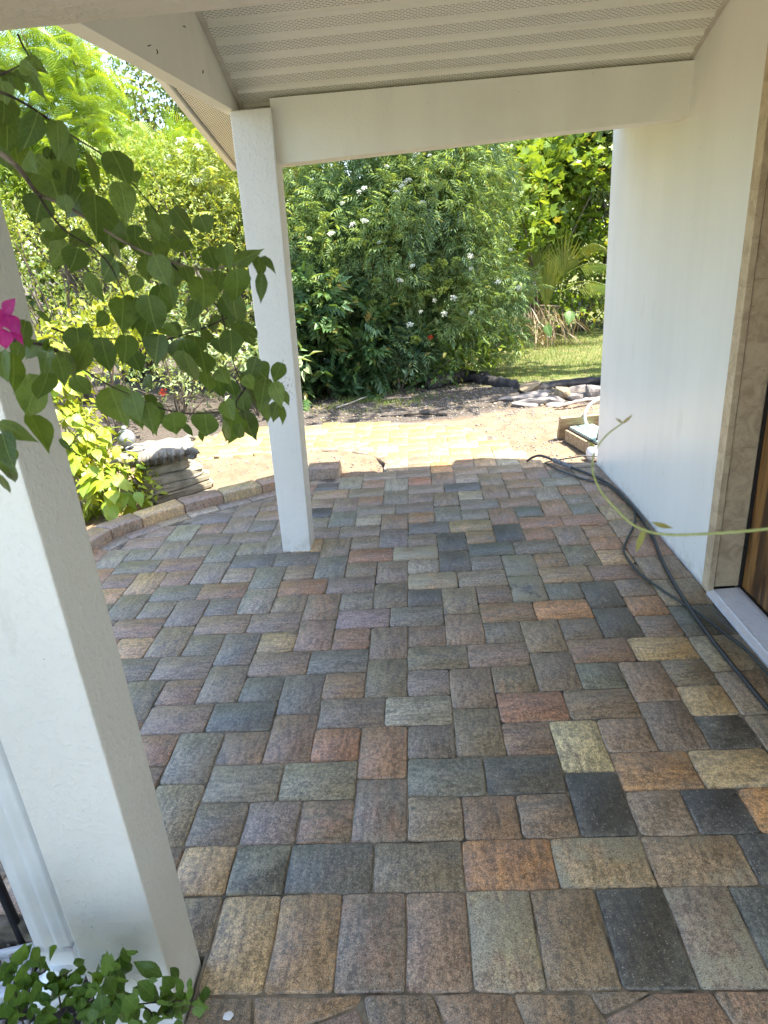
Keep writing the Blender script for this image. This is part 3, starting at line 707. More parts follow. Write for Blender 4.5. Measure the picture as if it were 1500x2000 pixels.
# read off the photograph: paver at half-unit (column, row) -> colour, mineral bloom
KNOWN = {}
def know(txt):
    for w in txt.split():
        c, i, j = w[0], *w[1:].rstrip('+*').split(',')
        KNOWN[(int(i), int(j))] = (c, 0.75 if w[-1] == '*' else 0.35 if w[-1] == '+' else None)
know('G0,0 N2,-1 N4,0 K6,0 G8,0 K10,-1 O12,0 P-2,0 N-4,0 V-6,-1 G-8,0 G-10,0 B0,2 K3,2 C6,3+ O8,2+ T11,2 B-8,2 B-5,2 N-2,3 B-10,3 S0,4 N2,4 N4,4 G8,4 G10,4 K12,4+ '
     'R-4,4 N-6,4 G-8,4 P-4,6 L-1,6 R4,6 R7,6 T12,6 S-6,7 S-9,6 P-12,6 Q0,8+ G2,7 N4,8 G6,8 S8,8 G10,7 G12,8 G-2,8 N-4,8 S-8,8 B-10,8 N-12,8 G0,10 G3,10 G6,11 R8,10+ T11,10+ '
     'Q-5,10 P-8,10 G-2,11 B-10,11 P-13,10 N0,12 G2,12 B4,12 G8,12 K10,12 G12,12 N-4,12 P-6,12 T-8,12 G-12,12 V-4,14 B-1,14 G2,15 R4,14 O7,14 O12,14 B-9,14 P-12,14 S0,16 G4,16 '
     'K6,16* S8,16 K10,15+ G12,16 G-2,16 Q-4,16 N-6,15 C0,18* C3,18+ K6,19* T8,18 N11,18 P-5,18 B-2,19 L0,20 K2,20+ B4,20 R8,20 G10,20 T12,20 G-4,20 B-6,20 R-4,22 C-1,22* K2,23 '
     'S4,22 S7,22 O12,22 G0,24 B-2,24 P-4,24 R8,24 K6,24 K10,24 S0,26 T3,26 S8,28 N11,26 N-2,27 B2,28 Q4,28 R6,32 B8,30 S10,32 B-12,16 B-14,15 L-10,16 R-8,18 R-12,18 S-9,22 B-13,22 S-16,22 Q-17,18 B-16,16 L-12,20')
WEIGHTS = 'GGGGGGGGBBBBSSSNNNNNNNPPPLLLRRRTTTKQ'

def paint(o, key, bloom, rng):
    a, b = TINTS[key]
    j = lambda c: [max(0.01, v * rng.uniform(0.93, 1.07)) for v in c]
    o['tint'] = j(a)
    o['tint_b'] = j(b)
    o['blend'] = rng.uniform(0.15, 0.85)
    o['bloom'] = (rng.choice([0, 0, 0, 0, 0.05, 0.1, 0.2]) if bloom is None else bloom)

rngp = random.Random(21)
SHAPES = {}
for kind, (w, h) in dict(square=(2, 2), long=(2, 3)).items():
    W, H = w * U / 2 - 0.0009, h * U / 2 - 0.0016
    SHAPES[kind] = [slab([(-W, -H), (W, -H), (W, H), (-W, H)], 0, 0.05, 0.0066, 0.018, 0.0036, rngp, 0.0040) for _ in range(7)]

def lay(parent, x, y, kind, rot, key, bloom, z=0.0):
    o = link('paver', rngp.choice(SHAPES[kind]), M['paver'], parent)
    o.location = (x + rngp.uniform(-1, 1) * 0.0008, y + rngp.uniform(-1, 1) * 0.0008, z + rngp.uniform(-0.0024, 0.0020))
    o.rotation_euler = (rngp.uniform(-1, 1) * 0.011, rngp.uniform(-1, 1) * 0.011, rot + rngp.choice([0, math.pi]) + rngp.uniform(-1, 1) * 0.007)
    paint(o, key, bloom, rngp)
    return o

def cut(parent, poly, key, bloom=None, z=0.0, gap=0.0010, name='paver', thick=0.05):
    cx = sum(p[0] for p in poly) / len(poly)
    cy = sum(p[1] for p in poly) / len(poly)
    loc = []
    for x, y in poly:
        d = Vector((x - cx, y - cy))
        loc.append(tuple(d - d.normalized() * gap * 1.3))
    o = link(name, slab(loc, 0, thick, 0.0064, 0.013, 0.0030, rngp), M['paver'], parent)
    o.location = (cx, cy, z + rngp.uniform(-0.0015, 0.0015))
    paint(o, key, bloom, rngp)
    return o

def clip_rows(x0, y0, x1, y1, ylo):
    return x0, max(y0, ylo), x1, y1

def near_line(x, y, line, d):
    for (xa, ya), (xb, yb) in zip(line, line[1:]):
        ax, ay = xb - xa, yb - ya
        t = max(0, min(1, ((x - xa) * ax + (y - ya) * ay) / (ax * ax + ay * ay)))
        if math.hypot(x - xa - t * ax, y - ya - t * ay) < d:
            return True
    return False

PIECES = [(0, 2, 3, 2), (3, 2, 3, 2), (6, 0, 2, 3), (6, 3, 2, 3), (0, 0, 2, 2), (4, 0, 2, 2)]
wall_curve = spline([(*p, 0) for p in WALL_FRONT], 6)
wall_curve = [(p.x, p.y) for p in wall_curve]
for a in range(-9, 9):
    for b in range(-2, 16):
        for (i, j, w, h) in PIECES:
            I, J = i + 8 * a + (4 if b % 2 else 0), j + 4 * b
            x0, x1 = X0 + I * U, X0 + (I + w) * U
            y0, y1 = Y0 + J * U, Y0 + (J + h) * U
            ylo = Y0 if (x0 + x1) / 2 > -0.66 else 1.30
            if y1 < ylo + 0.03:
                continue
            y0 = max(y0, ylo)
            x1c = min(x1, 1.128)
            x0c = x0
            if (x0 + x1) / 2 > -1.0 and y0 < 1.5 and (x0 + x1) / 2 < -0.6:
                continue
            if x1c - x0c < 0.05 or y1 - y0 < 0.03:
                continue
            cx, cy = (x0c + x1c) / 2, (y0 + y1) / 2
            onpatio = inside(patio_poly, cx, cy) and not near_line(cx, cy, wall_curve, 0.135)
            onwalk = (not onpatio) and inside(walk_poly, cx, cy) and not near_line(cx, cy, INNER, 0.06)
            if not (onpatio or onwalk):
                continue
            key, bloom = KNOWN.get((I, J), (None, None))
            if key is None:
                key = rngp.choice(WEIGHTS if onpatio else ('YYYYYYYYTYCYYO' if cy > 5.42 else 'TTNGTLTOGN'))  # walk pavers beyond the eave shadow get the painted sun yellow
            par = patio if onpatio else walk
            whole = abs((x1c - x0c) - w * U) < 1e-4 and abs((y1 - y0) - h * U) < 1e-4
            if whole:
                if w == h:
                    lay(par, cx, cy, 'square', rngp.choice([0, math.pi / 2]), key, bloom)
                elif w > h:
                    lay(par, cx, cy, 'long', math.pi / 2, key, bloom)
                else:
                    lay(par, cx, cy, 'long', 0, key, bloom)
            else:
                cut(par, [(x0c, y0), (x1c, y0), (x1c, y1), (x0c, y1)], key, bloom)

# border course along the house wall
y = 1.517
k = 0
while y < 4.85:
    h = 0.262 if y < 3.6 else 0.25
    cut(patio, [(1.131, y), (1.362, y + 0.004), (1.362, y + h), (1.131, y + h - 0.003)], 'GNGGKGGNGTNGG'[k % 13], None)
    y += h
    k += 1
# two header courses and the nosing at the near edge
yA0, yA1 = 1.346, 1.517
xs = [-0.655, -0.480, -0.308, -0.045 + 0.0, 0.06 - 0.02, 0.295, 0.530, 0.765, 1.0, 1.235, 1.362]
rowA = [(-0.632, -0.462, 'K', .62), (-0.462, -0.205, 'S', .1), (-0.205, 0.062, 'N', 0), (0.062, 0.327, 'O', .2), (0.327, 0.596, 'T', .6), (0.596, 0.872, 'T', .42), (0.872, 1.12, 'K', .1), (1.12, 1.362, 'G', 0), (-0.80, -0.634, 'T', .2), (-1.02, -0.802, 'N', 0)]
for x0, x1, key, bl in rowA:
    cut(patio, [(x0, yA0), (x1, yA0), (x1, yA1), (x0, yA1)], key, bl)
rowB = [(-0.632, -0.464, 'T', .35), (-0.464, -0.288, 'T', .25), (-0.288, -0.108, 'P', .4), (-0.108, 0.060, 'G', .2), (0.060, 0.238, 'C', .75), (0.238, 0.418, 'R', .2), (0.418, 0.602, 'K', .1), (0.602, 0.780, 'B', .6), (0.780, 0.95, 'S', .2), (0.95, 1.12, 'G', .1), (1.12, 1.362, 'N', .1)]
cut(patio, [(-0.80, 1.18), (-0.634, 1.18), (-0.634, 1.346), (-0.80, 1.346)], 'G', 0)
cut(patio, [(-1.02, 1.275), (-0.802, 1.275), (-0.802, 1.346), (-1.02, 1.346)], 'G', 0)
for x0, x1, key, bl in rowB:
    cut(patio, [(x0, 1.073), (x1, 1.073), (x1, 1.346), (x0, 1.346)], key, bl)
rowC = [([(-0.640, 0.84), (-0.44, 0.84), (-0.488, 1.070), (-0.640, 1.070)], 'N'), ([(-0.44, 0.84), (-0.40, 0.985), (-0.222, 1.047), (-0.215, 1.070), (-0.488, 1.070)], 'N'),
        ([(-0.44, 0.84), (-0.16, 0.84), (-0.22, 1.04), (-0.39, 0.98)], 'P'), ([(-0.16, 0.84), (0.04, 0.84), (-0.041, 1.070), (-0.213, 1.070)], 'N'),
        ([(0.04, 0.84), (0.215, 0.84), (0.152, 1.070), (-0.041, 1.070)], 'N'), ([(0.215, 0.84), (0.42, 0.84), (0.336, 1.070), (0.152, 1.070)], 'N'),
        ([(0.352, 1.017), (0.488, 1.070), (0.336, 1.070)], 'G'), ([(0.42, 0.84), (0.69, 0.84), (0.625, 1.070), (0.488, 1.070), (0.354, 1.012)], 'N'),
        ([(0.69, 0.84), (0.93, 0.84), (0.86, 1.070), (0.625, 1.070)], 'N'), ([(0.93, 0.84), (1.362, 0.84), (1.362, 1.070), (0.86, 1.070)], 'G')]
for poly, key in rowC:
    cut(patio, poly, key, 0.0, z=-0.001)
x = -0.655
while x < 1.3:
    w = rngp.choice([0.17, 0.2, 0.25])
    cut(patio, [(x, 0.57), (min(x + w, 1.362), 0.57), (min(x + w, 1.362), 0.838), (x, 0.838)], rngp.choice('RNN'), 0.0)
    x += w

# course following the low wall, and one along the walk's inner curve
def course(parent, line, off0, off1, step, keys, z, start=0.0):
    d, acc, pts = start, 0.0, []
    P = [Vector(p) for p in line]
    samples = []
    for a, b in zip(P, P[1:]):
        L = (b - a).length
        while d < acc + L:
            t = (b - a) / L
            samples.append((a + t * (d - acc), Vector((t.y, -t.x))))
            d += step
        acc += L
    for n_, ((p, u), (q, v)) in enumerate(zip(samples, samples[1:])):
        poly = [tuple(p + u * off1), tuple(q + v * off1), tuple(q + v * off0), tuple(p + u * off0)]
        cut(parent, poly, keys[n_ % len(keys)], None, z)
course(patio, wall_curve, 0.004, 0.118, 0.235, 'PNBPGLBP', 0.0035)
walk_edge = [(p.x, p.y) for p in spline([(*p, 0) for p in INNER[1:]], 5)]
course(walk, walk_edge, 0.002, 0.085, 0.17, 'NONTN', 0.0035)

reflector = MB().box(-3.5, 1.36, -9.0, 0.545, -0.2, -0.04).build('bounce_slab', M['concrete'])  # unseen pale slab added to bounce sunlight up onto beam and soffit
tag(reflector, kind='structure')

# soil bed beside the near pillar
sp = MB()
gx, gy = np.linspace(-2.1, -0.652, 30), np.linspace(0.55, 1.268, 44)
vv = [(x, y, -0.095 + 0.018 * R0.uniform(-1, 1) + 0.02 * math.sin(5 * x + 3 * y)) for y in gy for x in gx]
ff = [(j * 30 + i, j * 30 + i + 1, (j + 1) * 30 + i + 1, (j + 1) * 30 + i) for j in range(43) for i in range(29)]
tag(link('soil_bed', data('soil_bed', vv, ff, True), M['soil']), kind='structure')

# ================================================================ house wall with its doorway
house = empty('house', (1.37, 3.0, 0), 'white painted house wall with stone trimmed doorway and wooden door', 'house')
HX = 1.37
def hpart(mb, name, mat, parent=None, smooth=False):
    o = mb.build(name, mat, parent or house, smooth)
    if parent is None:
        o.matrix_parent_inverse = Matrix.Translation((-1.37, -3.0, 0))
    return o
hpart(MB().hexa([(1.371, 2.99, -0.3), (1.57, 2.99, -0.3), (1.57, 4.95, -0.3), (1.343, 4.95, -0.3), (1.371, 2.99, 3.4), (1.57, 2.99, 3.4), (1.57, 4.95, 2.36), (1.343, 4.95, 2.36)], 0.006), 'wall', M['wall'])
hpart(MB().box(1.371, 1.57, -3.9, 1.90, -0.3, 2.9), 'wall', M['wall'])
hpart(MB().box(1.371, 1.57, 1.90, 2.99, 2.42, 2.9), 'wall', M['wall'])
hpart(MB().box(1.57, 4.6, -3.9, 3.3, -0.3, 3.3), 'back_room', M['stucco'])
# travertine trim: pieces on the wall face and in the reveal, joints 0.36 m apart
def tile(x0, x1, y0, y1, z0, z1):
    cx, cy, cz = (x0 + x1) / 2, (y0 + y1) / 2, (z0 + z1) / 2
    mb = MB().box(x0 - cx, x1 - cx, y0 - cy, y1 - cy, z0 - cz, z1 - cz, 0.0009)
    o = link('stone_tile', data('stone_tile', mb.v, mb.f), M['trav'], stone_trim)
    o.location = (cx, cy, cz)
stone_trim = hpart(MB().box(1.40, 1.50, 2.947, 2.985, 0.0, 2.46).box(1.40, 1.50, 1.905, 1.93, 0.0, 2.46).box(1.40, 1.50, 1.93, 2.947, 2.44, 2.46), 'stone_trim', M['dark'])
zz0 = [0.004, 0.345, 0.705, 1.065, 1.424, 1.786, 2.15, 2.42]
for a, b in zip(zz0, zz0[1:]):
    tile(1.3575, 1.385, 2.917, 2.988, a + 0.0004, b - 0.0004)
    tile(1.3905, 1.502, 2.925, 2.946, a + 0.0304, b + 0.0296)
    tile(1.3575, 1.385, 1.90, 1.971, a + 0.0004, b - 0.0004)
    tile(1.3905, 1.502, 1.931, 1.952, a + 0.0304, b + 0.0296)
door = hpart(MB().box(1.516, 1.56, 1.96, 2.915, 0.035, 2.43, 0.003), 'door', M['door'])
hpart(MB().box(1.505, 1.5155, 1.952, 2.925, 0.016, 0.034).box(1.504, 1.517, 2.9155, 2.9245, 0.034, 2.43).box(1.504, 1.517, 1.9525, 1.9595, 0.034, 2.43), 'door_gasket', M['dark'])
for zc in (0.62, 1.55):
    MB().box(1.510, 1.5175, 2.06, 2.82, zc - 0.42, zc + 0.40, 0.004).build('door_panel', M['door'], door)
sill = hpart(MB().prism([(1.350, 0.002), (1.352, 0.016), (1.40, 0.026), (1.50, 0.030), (1.506, 0.030), (1.506, 0.002)], 1.955, 2.914, 1), 'door_sill', M['alum'])
rb = MB()
for i in range(14):
    rx = 1.380 + i * 0.0083
    rb.box(rx, rx + 0.003, 1.956, 2.913, 0.0236 + 0.0003 * i, 0.0272 + 0.0003 * i)
rb.build('sill_rib', M['alum'], sill)
hpart(MB().box(-1.55, 1.36, -1.45, 0.98, 2.40, 2.44), 'eave_soffit', M['beam'])
hpart(MB().box(-1.65, 1.44, -1.5, 1.30, 2.66, 2.80), 'main_roof', M['shingle'])
hpart(MB().box(-1.62, -1.56, -1.5, 1.20, 2.36, 2.655), 'eave_fascia', M['beam'])

# ================================================================ porch
porch = empty('porch', (0.3, 2.6, 2.3), 'white gabled porch roof with vented soffit panels and painted beams', 'porch')
def ppart(mb, name, mat, smooth=False, label=None):
    o = mb.build(name, mat, porch, smooth)
    o.matrix_parent_inverse = Matrix.Translation((-0.3, -2.6, -2.3))
    if label:
        o['label'] = label
    return o
SL = 0.41
def sz(yy):
    return 2.367 + SL * (3.763 - yy)
ppart(MB().hexa([(-0.63, 3.69, 2.088), (1.370, 3.70, 2.142), (1.370, 3.87, 2.142), (-0.63, 3.86, 2.088), (-0.63, 3.69, 2.372), (1.370, 3.70, 2.372), (1.370, 3.87, 2.36), (-0.63, 3.86, 2.36)], 0.004), 'beam', M['beam'], label='smooth beam from the corner post to the house wall')
ppart(MB().box(-2.6, 1.369, 0.985, 1.392, 2.10, 2.36, 0.008), 'beam', M['rough'], label='rough stuccoed near beam')
ppart(MB().prism([(1.394, 2.252), (3.79, 2.333), (3.79, sz(3.79) + 0.06), (2.55, sz(2.55) + 0.06), (1.394, sz(3.706) + 0.06)], -0.862, -0.80, 0, 0.002), 'gable_panel', M['beam'])
ppart(MB().prism([(1.394, sz(3.706) - 0.02), (1.394, sz(3.706) + 0.02), (2.55, sz(2.55) + 0.03), (2.55, sz(2.55) - 0.01)], -0.79, 1.36, 0), 'near_soffit', M['beam'])
def soffit_panel(y0, y1):
    """one vented panel: flat pierced band, then a raised plain band"""
    bands = [(0.0, 0.0, 0.020), (0.60, 0.0, 0.0), (0.68, 0.009, -1), (0.88, 0.009, -1), (0.95, 0.0, -1), (1.0, 0.0, -1)]
    prof = [(0.0, 0.012), (0.012, 0.0), (0.60, 0.0), (0.67, 0.010), (0.93, 0.010), (0.985, 0.001), (1.0, 0.012)]
    xs_ = (-0.785, 1.362)
    vs, fs, uv = [], [], []
    L = (y0 - y1) * math.hypot(1, SL)
    for t, d in prof:
        yy = y0 + (y1 - y0) * t
        for xx in xs_:
            vs.append((xx, yy, sz(yy) + d))
    for i in range(len(prof) - 1):
        fs.append((2 * i, 2 * i + 2, 2 * i + 3, 2 * i + 1))
        pierced = i == 1
        for (q, xx) in ((i, xs_[0]), (i + 1, xs_[0]), (i + 1, xs_[1]), (i, xs_[1])):
            uv.append((xx + 3.0, (prof[q][0] - 0.012) * L if pierced else -1.0))
    me = data('soffit_panel', vs, fs)
    lay_ = me.uv_layers.new(name='UVMap')
    for k_, c_ in enumerate(uv):
        lay_.data[k_].uv = c_
    return me
for yy_, zz_, ln_, tl_ in ((2.52, 2.337, 0.030, 0.3), (2.98, 2.50, 0.026, 0.1), (2.60, 2.333, 0.014, 1.2), (3.16, 2.385, 0.022, 0.7), (2.22, 2.36, 0.012, 0.2)):
    ppart(MB().tube([(-0.7985, yy_, zz_), (-0.797, yy_ + ln_ * 0.5, zz_ + 0.004), (-0.7985, yy_ + ln_ * math.cos(tl_), zz_ + ln_ * math.sin(tl_))], 0.0016, 5), 'rusty_staple', M['iron'])
soffit = ppart(MB().prism([(3.80, sz(3.80) + 0.022), (2.55, sz(2.55) + 0.022), (2.55, sz(2.55) + 0.034), (3.80, sz(3.80) + 0.034)], -0.795, 1.366, 0), 'soffit', M['trim'])
yy = 3.845
while yy > 2.62:
    o = link('soffit_panel', soffit_panel(yy, yy - 0.1005), M['soffit'], soffit)
    yy -= 0.1015
for xa, xb in ((-0.799, -0.776), (1.346, 1.3685)):
    MB().hexa([(xa, 3.80, sz(3.80) - 0.004), (xb, 3.80, sz(3.80) - 0.004), (xb, 2.55, sz(2.55) - 0.004), (xa, 2.55, sz(2.55) - 0.004), (xa, 3.80, sz(3.80) + 0.02), (xb, 3.80, sz(3.80) + 0.02), (xb, 2.55, sz(2.55) + 0.02), (xa, 2.55, sz(2.55) + 0.02)][::1]).build('edge_channel', M['trim'], soffit)
# overhang beyond the gable: pierced strip, fascia, eave
def rz(yy):
    return 2.209 + 0.219 * (4.78 - yy)
vs = [(-0.868, 4.78, rz(4.78)), (-1.075, 4.78, rz(4.78)), (-1.075, 2.55, rz(2.55)), (-0.868, 2.55, rz(2.55))]
me = data('rake_soffit', vs, [(0, 1, 2, 3)])
uvl = me.uv_layers.new(name='UVMap')
for k_, (u_, v_) in enumerate(((0, 0.02), (0, 0.227), (2.1, 0.227), (2.1, 0.02))):
    uvl.data[k_].uv = (u_, v_)
o = link('rake_soffit', me, M['rake'], porch)
o.matrix_parent_inverse = Matrix.Translation((-0.3, -2.6, -2.3))
ppart(MB().prism([(4.80, rz(4.80) - 0.02), (2.55, rz(2.55) - 0.02), (2.55, rz(2.55) + 0.16), (4.80, rz(4.80) + 0.10)], -1.115, -1.082, 0, 0.002), 'rake_fascia', M['beam'])
ppart(MB().prism([(2.55, rz(2.55) - 0.02), (0.6, rz(4.5) - 0.02), (0.6, rz(4.5) + 0.12), (2.55, rz(2.55) + 0.16)], -1.115, -1.082, 0), 'rake_fascia', M['beam'])
ppart(MB().hexa([(-1.08, 4.782, 2.188), (1.40, 4.782, 2.30), (1.40, 4.80, 2.30), (-1.08, 4.80, 2.188), (-1.08, 4.782, 2.31), (1.40, 4.782, 2.40), (1.40, 4.80, 2.40), (-1.08, 4.80, 2.31)], 0.002), 'eave_fascia', M['beam'])
ppart(MB().hexa([(-0.866, 3.875, 2.20), (1.335, 3.875, 2.31), (1.335, 4.78, 2.31), (-0.866, 4.78, 2.20), (-0.866, 3.875, 2.21), (1.335, 3.875, 2.32), (1.335, 4.78, 2.32), (-0.866, 4.78, 2.21)]), 'eave_soffit', M['beam'])
ppart(MB().prism([(4.82, rz(4.8) + 0.125), (2.55, 3.02), (0.55, 2.52), (0.55, 2.56), (2.55, 3.08), (4.82, rz(4.8) + 0.165)], -1.13, 1.42, 0), 'roof_deck', M['shingle'])

# posts
def leaning_post(name, label, bottom, top, z0, z1, mat, bev):
    (ax, ay, bx, by), (cx, cy, dx, dy) = bottom, top
    o = MB().hexa([(ax, ay, z0), (bx, ay, z0), (bx, by, z0), (ax, by, z0), (cx, cy, z1), (dx, cy, z1), (dx, dy, z1), (cx, dy, z1)], bev).build(name, mat)
    return tag(o, label, 'post', 'white porch posts')
leaning_post('porch_post', 'white square post on the pavers at the far porch corner', (-0.863, 3.640, -0.694, 3.815), (-0.818, 3.640, -0.618, 3.82), -0.01, 2.325, M['scuffed'], 0.006)
leaning_post('porch_post', 'thick white stuccoed pillar in the near left foreground beside the downspout', (-0.848, 1.011, -0.649, 1.163), (-0.848, 1.011, -0.649, 1.163), -0.26, 2.098, M['stucco'], 0.005)

# ================================================================ low block wall
bw = empty('block_wall', (-1.6, 4.4, 0), 'low curved wall of tumbled concrete blocks edging the patio', 'wall')
wr = random.Random(5)
base = Vector((-1.6, 4.4, 0))
joints = [(-2.15, 3.36), (-2.145, 3.66), (-2.064, 3.985), (-1.92, 4.155), (-1.695, 4.38), (-1.455, 4.53), (-1.20, 4.695), (-0.955, 4.86)]
bm_keys = 'GGNTNTNN'
for i, (a, b) in enumerate(zip(joints, joints[1:])):
    a, b = Vector(a), Vector(b)
    def outw(k):
        p = Vector(joints[max(k - 1, 0)])
        q = Vector(joints[min(k + 1, len(joints) - 1)])
        t = (q - p).normalized()
        return Vector((-t.y, t.x))
    na, nb_ = outw(i), outw(i + 1)
    poly = [a, b, b + nb_ * 0.165, a + na * 0.165]
    c = sum(poly, Vector((0, 0))) / 4
    me = slab([tuple((p - c) * 0.985) for p in poly], 0, 0.20, 0.013, 0.012, 0.003, wr, 0.009)
    o = link('block', me, M['paver'], bw)
    o.location = Vector((c.x, c.y, 0.070 + wr.uniform(-0.004, 0.004))) - base
    paint(o, bm_keys[i], 0.05, wr)
me = slab([(-0.13, -0.085), (0.125, -0.105), (0.135, 0.07), (-0.12, 0.09)], 0, 0.2, 0.016, 0.012, 0.004, wr, 0.012)
o = link('block', me, M['paver'], bw)
o.location = Vector((-0.775, 5.055, 0.085)) - base
o['label'] = 'short end block at the corner of the patio'
paint(o, 'N', 0.0, wr)

# ================================================================ stone stack with a carved cap and a glass globe
sr = random.Random(8)
def rough_slab(w, d, h, rng, bump_=0.012):
    nx, ny = 7, 6
    bm = bmesh.new()
    bmesh.ops.create_cube(bm, size=1.0)
    bmesh.ops.subdivide_edges(bm, edges=bm.edges[:], cuts=3, use_grid_fill=True)
    jit = {}
    for v in bm.verts:
        x, y, z = v.co
        r = (abs(x) ** 8 + abs(y) ** 8) ** (1 / 8)
        k = 0.5 / max(r, 1e-4) if max(abs(x), abs(y)) > 0.49 else 1
        q = jit.setdefault((round(x, 3), round(y, 3)), (rng.uniform(-bump_, bump_), rng.uniform(-bump_, bump_)))
        v.co = (x * w * min(k, 1.0) + q[0] + rng.uniform(-.002, .002), y * d * min(k, 1.0) + q[1] + rng.uniform(-.002, .002), z * h + q[0] * 0.25)
    bmesh.ops.bevel(bm, geom=[e for e in bm.edges if e.calc_face_angle(0) > 0.9], offset=min(h * 0.2, 0.012), segments=2, affect='EDGES')
    me = bpy.data.meshes.new('stone_slab')
    bm.to_mesh(me)
    bm.free()
    return me
SX, SY = -2.06, 5.16
stack = [(0.56, 0.40, 0.075, 0.80, 0.020, 'flat pale slab at the very bottom of the stacked stones'),
         (0.55, 0.40, 0.070, 0.74, 0.022, 'weathered slab second from the bottom of the stacked stones'),
         (0.54, 0.39, 0.068, 0.79, 0.008, 'flat slab in the middle of the stacked stones'),
         (0.50, 0.37, 0.078, 0.70, -0.014, 'slab with a broken corner under the thick mossy one'),
         (0.38, 0.33, 0.088, 0.66, -0.055, 'thick mossy slab directly under the carved capital')]
z = -0.175
for w, d, h, rot, dx, lab in stack:
    o = link('stone_slab', rough_slab(w, d, h - 0.008, sr, 0.007), M['slab'])
    o.location = (SX + dx, SY, z + h / 2)
    o.rotation_euler = (0, 0, rot)
    tag(o, lab, 'stone slab', 'stacked stones behind the low wall')
    z += h - 0.006
cap = empty('carved_capital', (SX - 0.10, SY, z), 'carved pale stone capital with scrolls on top of the stone stack', 'carved stone')
cap.rotation_euler = (0, 0, 0.36)
cap.scale = (1.16, 1.16, 1.1)
prof_n = 44
vs, fs = [], []
rings = [(0.30, 0.0), (0.40, 0.012), (0.47, 0.035), (0.50, 0.060), (0.49, 0.082), (0.44, 0.098), (0.30, 0.106), (0.1, 0.108)]
for q, (s_, h_) in enumerate(rings):
    for k in range(prof_n):
        a = 2 * math.pi * k / prof_n
        cx, sy = math.cos(a), math.sin(a)
        r = 1 / max(abs(cx) ** 3.2 + abs(sy) ** 3.2, 1e-6) ** (1 / 3.2)
        lobe = 1 + (0.045 * math.cos(11 * a) if 0 < q < 6 else 0)
        vs.append((cx * r * s_ * 0.54 * lobe, sy * r * s_ * 0.42 * lobe, h_ + (0.006 * math.cos(11 * a) if 1 < q < 6 else 0)))
for q in range(len(rings) - 1):
    for k in range(prof_n):
        fs.append((q * prof_n + k, q * prof_n + (k + 1) % prof_n, (q + 1) * prof_n + (k + 1) % prof_n, (q + 1) * prof_n + k))
fs.append(tuple(range(prof_n))[::-1])
fs.append(tuple((len(rings) - 1) * prof_n + k for k in range(prof_n)))
link('capital_body', data('capital_body', vs, fs, True), M['carved'], cap)
for sx_, sy_ in ((1, 1), (1, -1), (-1, 1), (-1, -1)):
    c0 = Vector((sx_ * 0.245, sy_ * 0.18, 0.052))
    pts = []
    for k in range(22):
        a = k / 21 * 4.6 * math.pi
        r = 0.040 * (1 - k / 24)
        pts.append(c0 + Vector((sx_ * math.cos(a) * r, sy_ * math.cos(a) * r * 0.7, math.sin(a) * r)))
    MB().tube(pts, [0.019 * (1 - k / 34) for k in range(22)], 8).build('scroll', M['carved'], cap, True)
for k in range(7):
    xx = -0.17 + k * 0.055
    MB().tube([(xx, -0.185, 0.018), (xx + 0.012, -0.222, 0.045), (xx + 0.02, -0.232, 0.078), (xx + 0.024, -0.205, 0.098), (xx + 0.03, -0.15, 0.106)], [0.008, 0.013, 0.015, 0.013, 0.004], 7).build('acanthus_leaf', M['carved'], cap, True)
gl = empty('garden_globe', (-2.35, 5.12, 0.292), 'frosted glass garden globe standing at the left end of the carved capital', 'garden ornament')
pr = [(0.030, 0.0), (0.034, 0.016)] + [(0.072 * math.sin(a), 0.088 - 0.072 * math.cos(a)) for a in np.linspace(0.5, 2.9, 12)] + [(0.020, 0.162), (0.022, 0.172), (0.014, 0.186), (0.004, 0.190)]
MB().lathe(pr, 0, 0, 28).build('globe', M['glass'], gl, True)
MB().tube([(0.09 + 0.075 * math.cos(a), -0.07 + 0.05 * math.sin(a), 0.022 + 0.012 * math.sin(a)) for a in np.linspace(0, 2 * math.pi, 25)], 0.007, 8, False).build('base_ring', M['glass'], gl, True)

# ================================================================ cords
def z_on(pts, z):
    return [(x, y, z) for x, y in pts]
cord = empty('power_cord', (1.2, 3.6, 0.01), 'thick black power cord with grey connector running along the wall foot', 'cord')
inv = Matrix.Translation((-1.2, -3.6, -0.01))
def cpart(mb, name, mat, smooth=True):
    o = mb.build(name, mat, cord, smooth)
    o.matrix_parent_inverse = inv
    return o
ca = [(0.83, 5.055, 0.012), (0.875, 5.07, 0.035), (0.94, 5.06, 0.05), (1.02, 4.985, 0.035), (1.10, 4.88, 0.02), (1.245, 4.63, 0.013), (1.318, 4.36, 0.013), (1.335, 3.94, 0.013), (1.314, 3.59, 0.013), (1.270, 3.326, 0.013), (1.240, 3.09, 0.013), (1.219, 2.787, 0.013), (1.213, 2.468, 0.013), (1.222, 2.2, 0.013), (1.235, 1.9, 0.013), (1.25, 1.3, 0.013), (1.22, 0.7, 0.013)]
cpart(MB().tube(spline(ca, 8), 0.0095, 8), 'cable', M['rubber'])
for a, b, r in (((1.022, 4.985, 0.036), (1.075, 4.915, 0.027), 0.0185), ((1.078, 4.911, 0.026), (1.13, 4.832, 0.020), 0.0165)):
    A, B = Vector(a), Vector(b)
    pts = [A.lerp(B, t) for t in (0, 0.06, 0.12, 0.3, 0.32, 0.42, 0.44, 0.55, 0.57, 0.8, 0.9, 1.0)]
    rad = [r * f for f in (0.6, 0.9, 1, 1, 0.82, 0.82, 1, 1, 0.85, 0.95, 0.9, 0.6)]
    cpart(MB().tube(pts, rad, 12), 'connector', M['grey'])
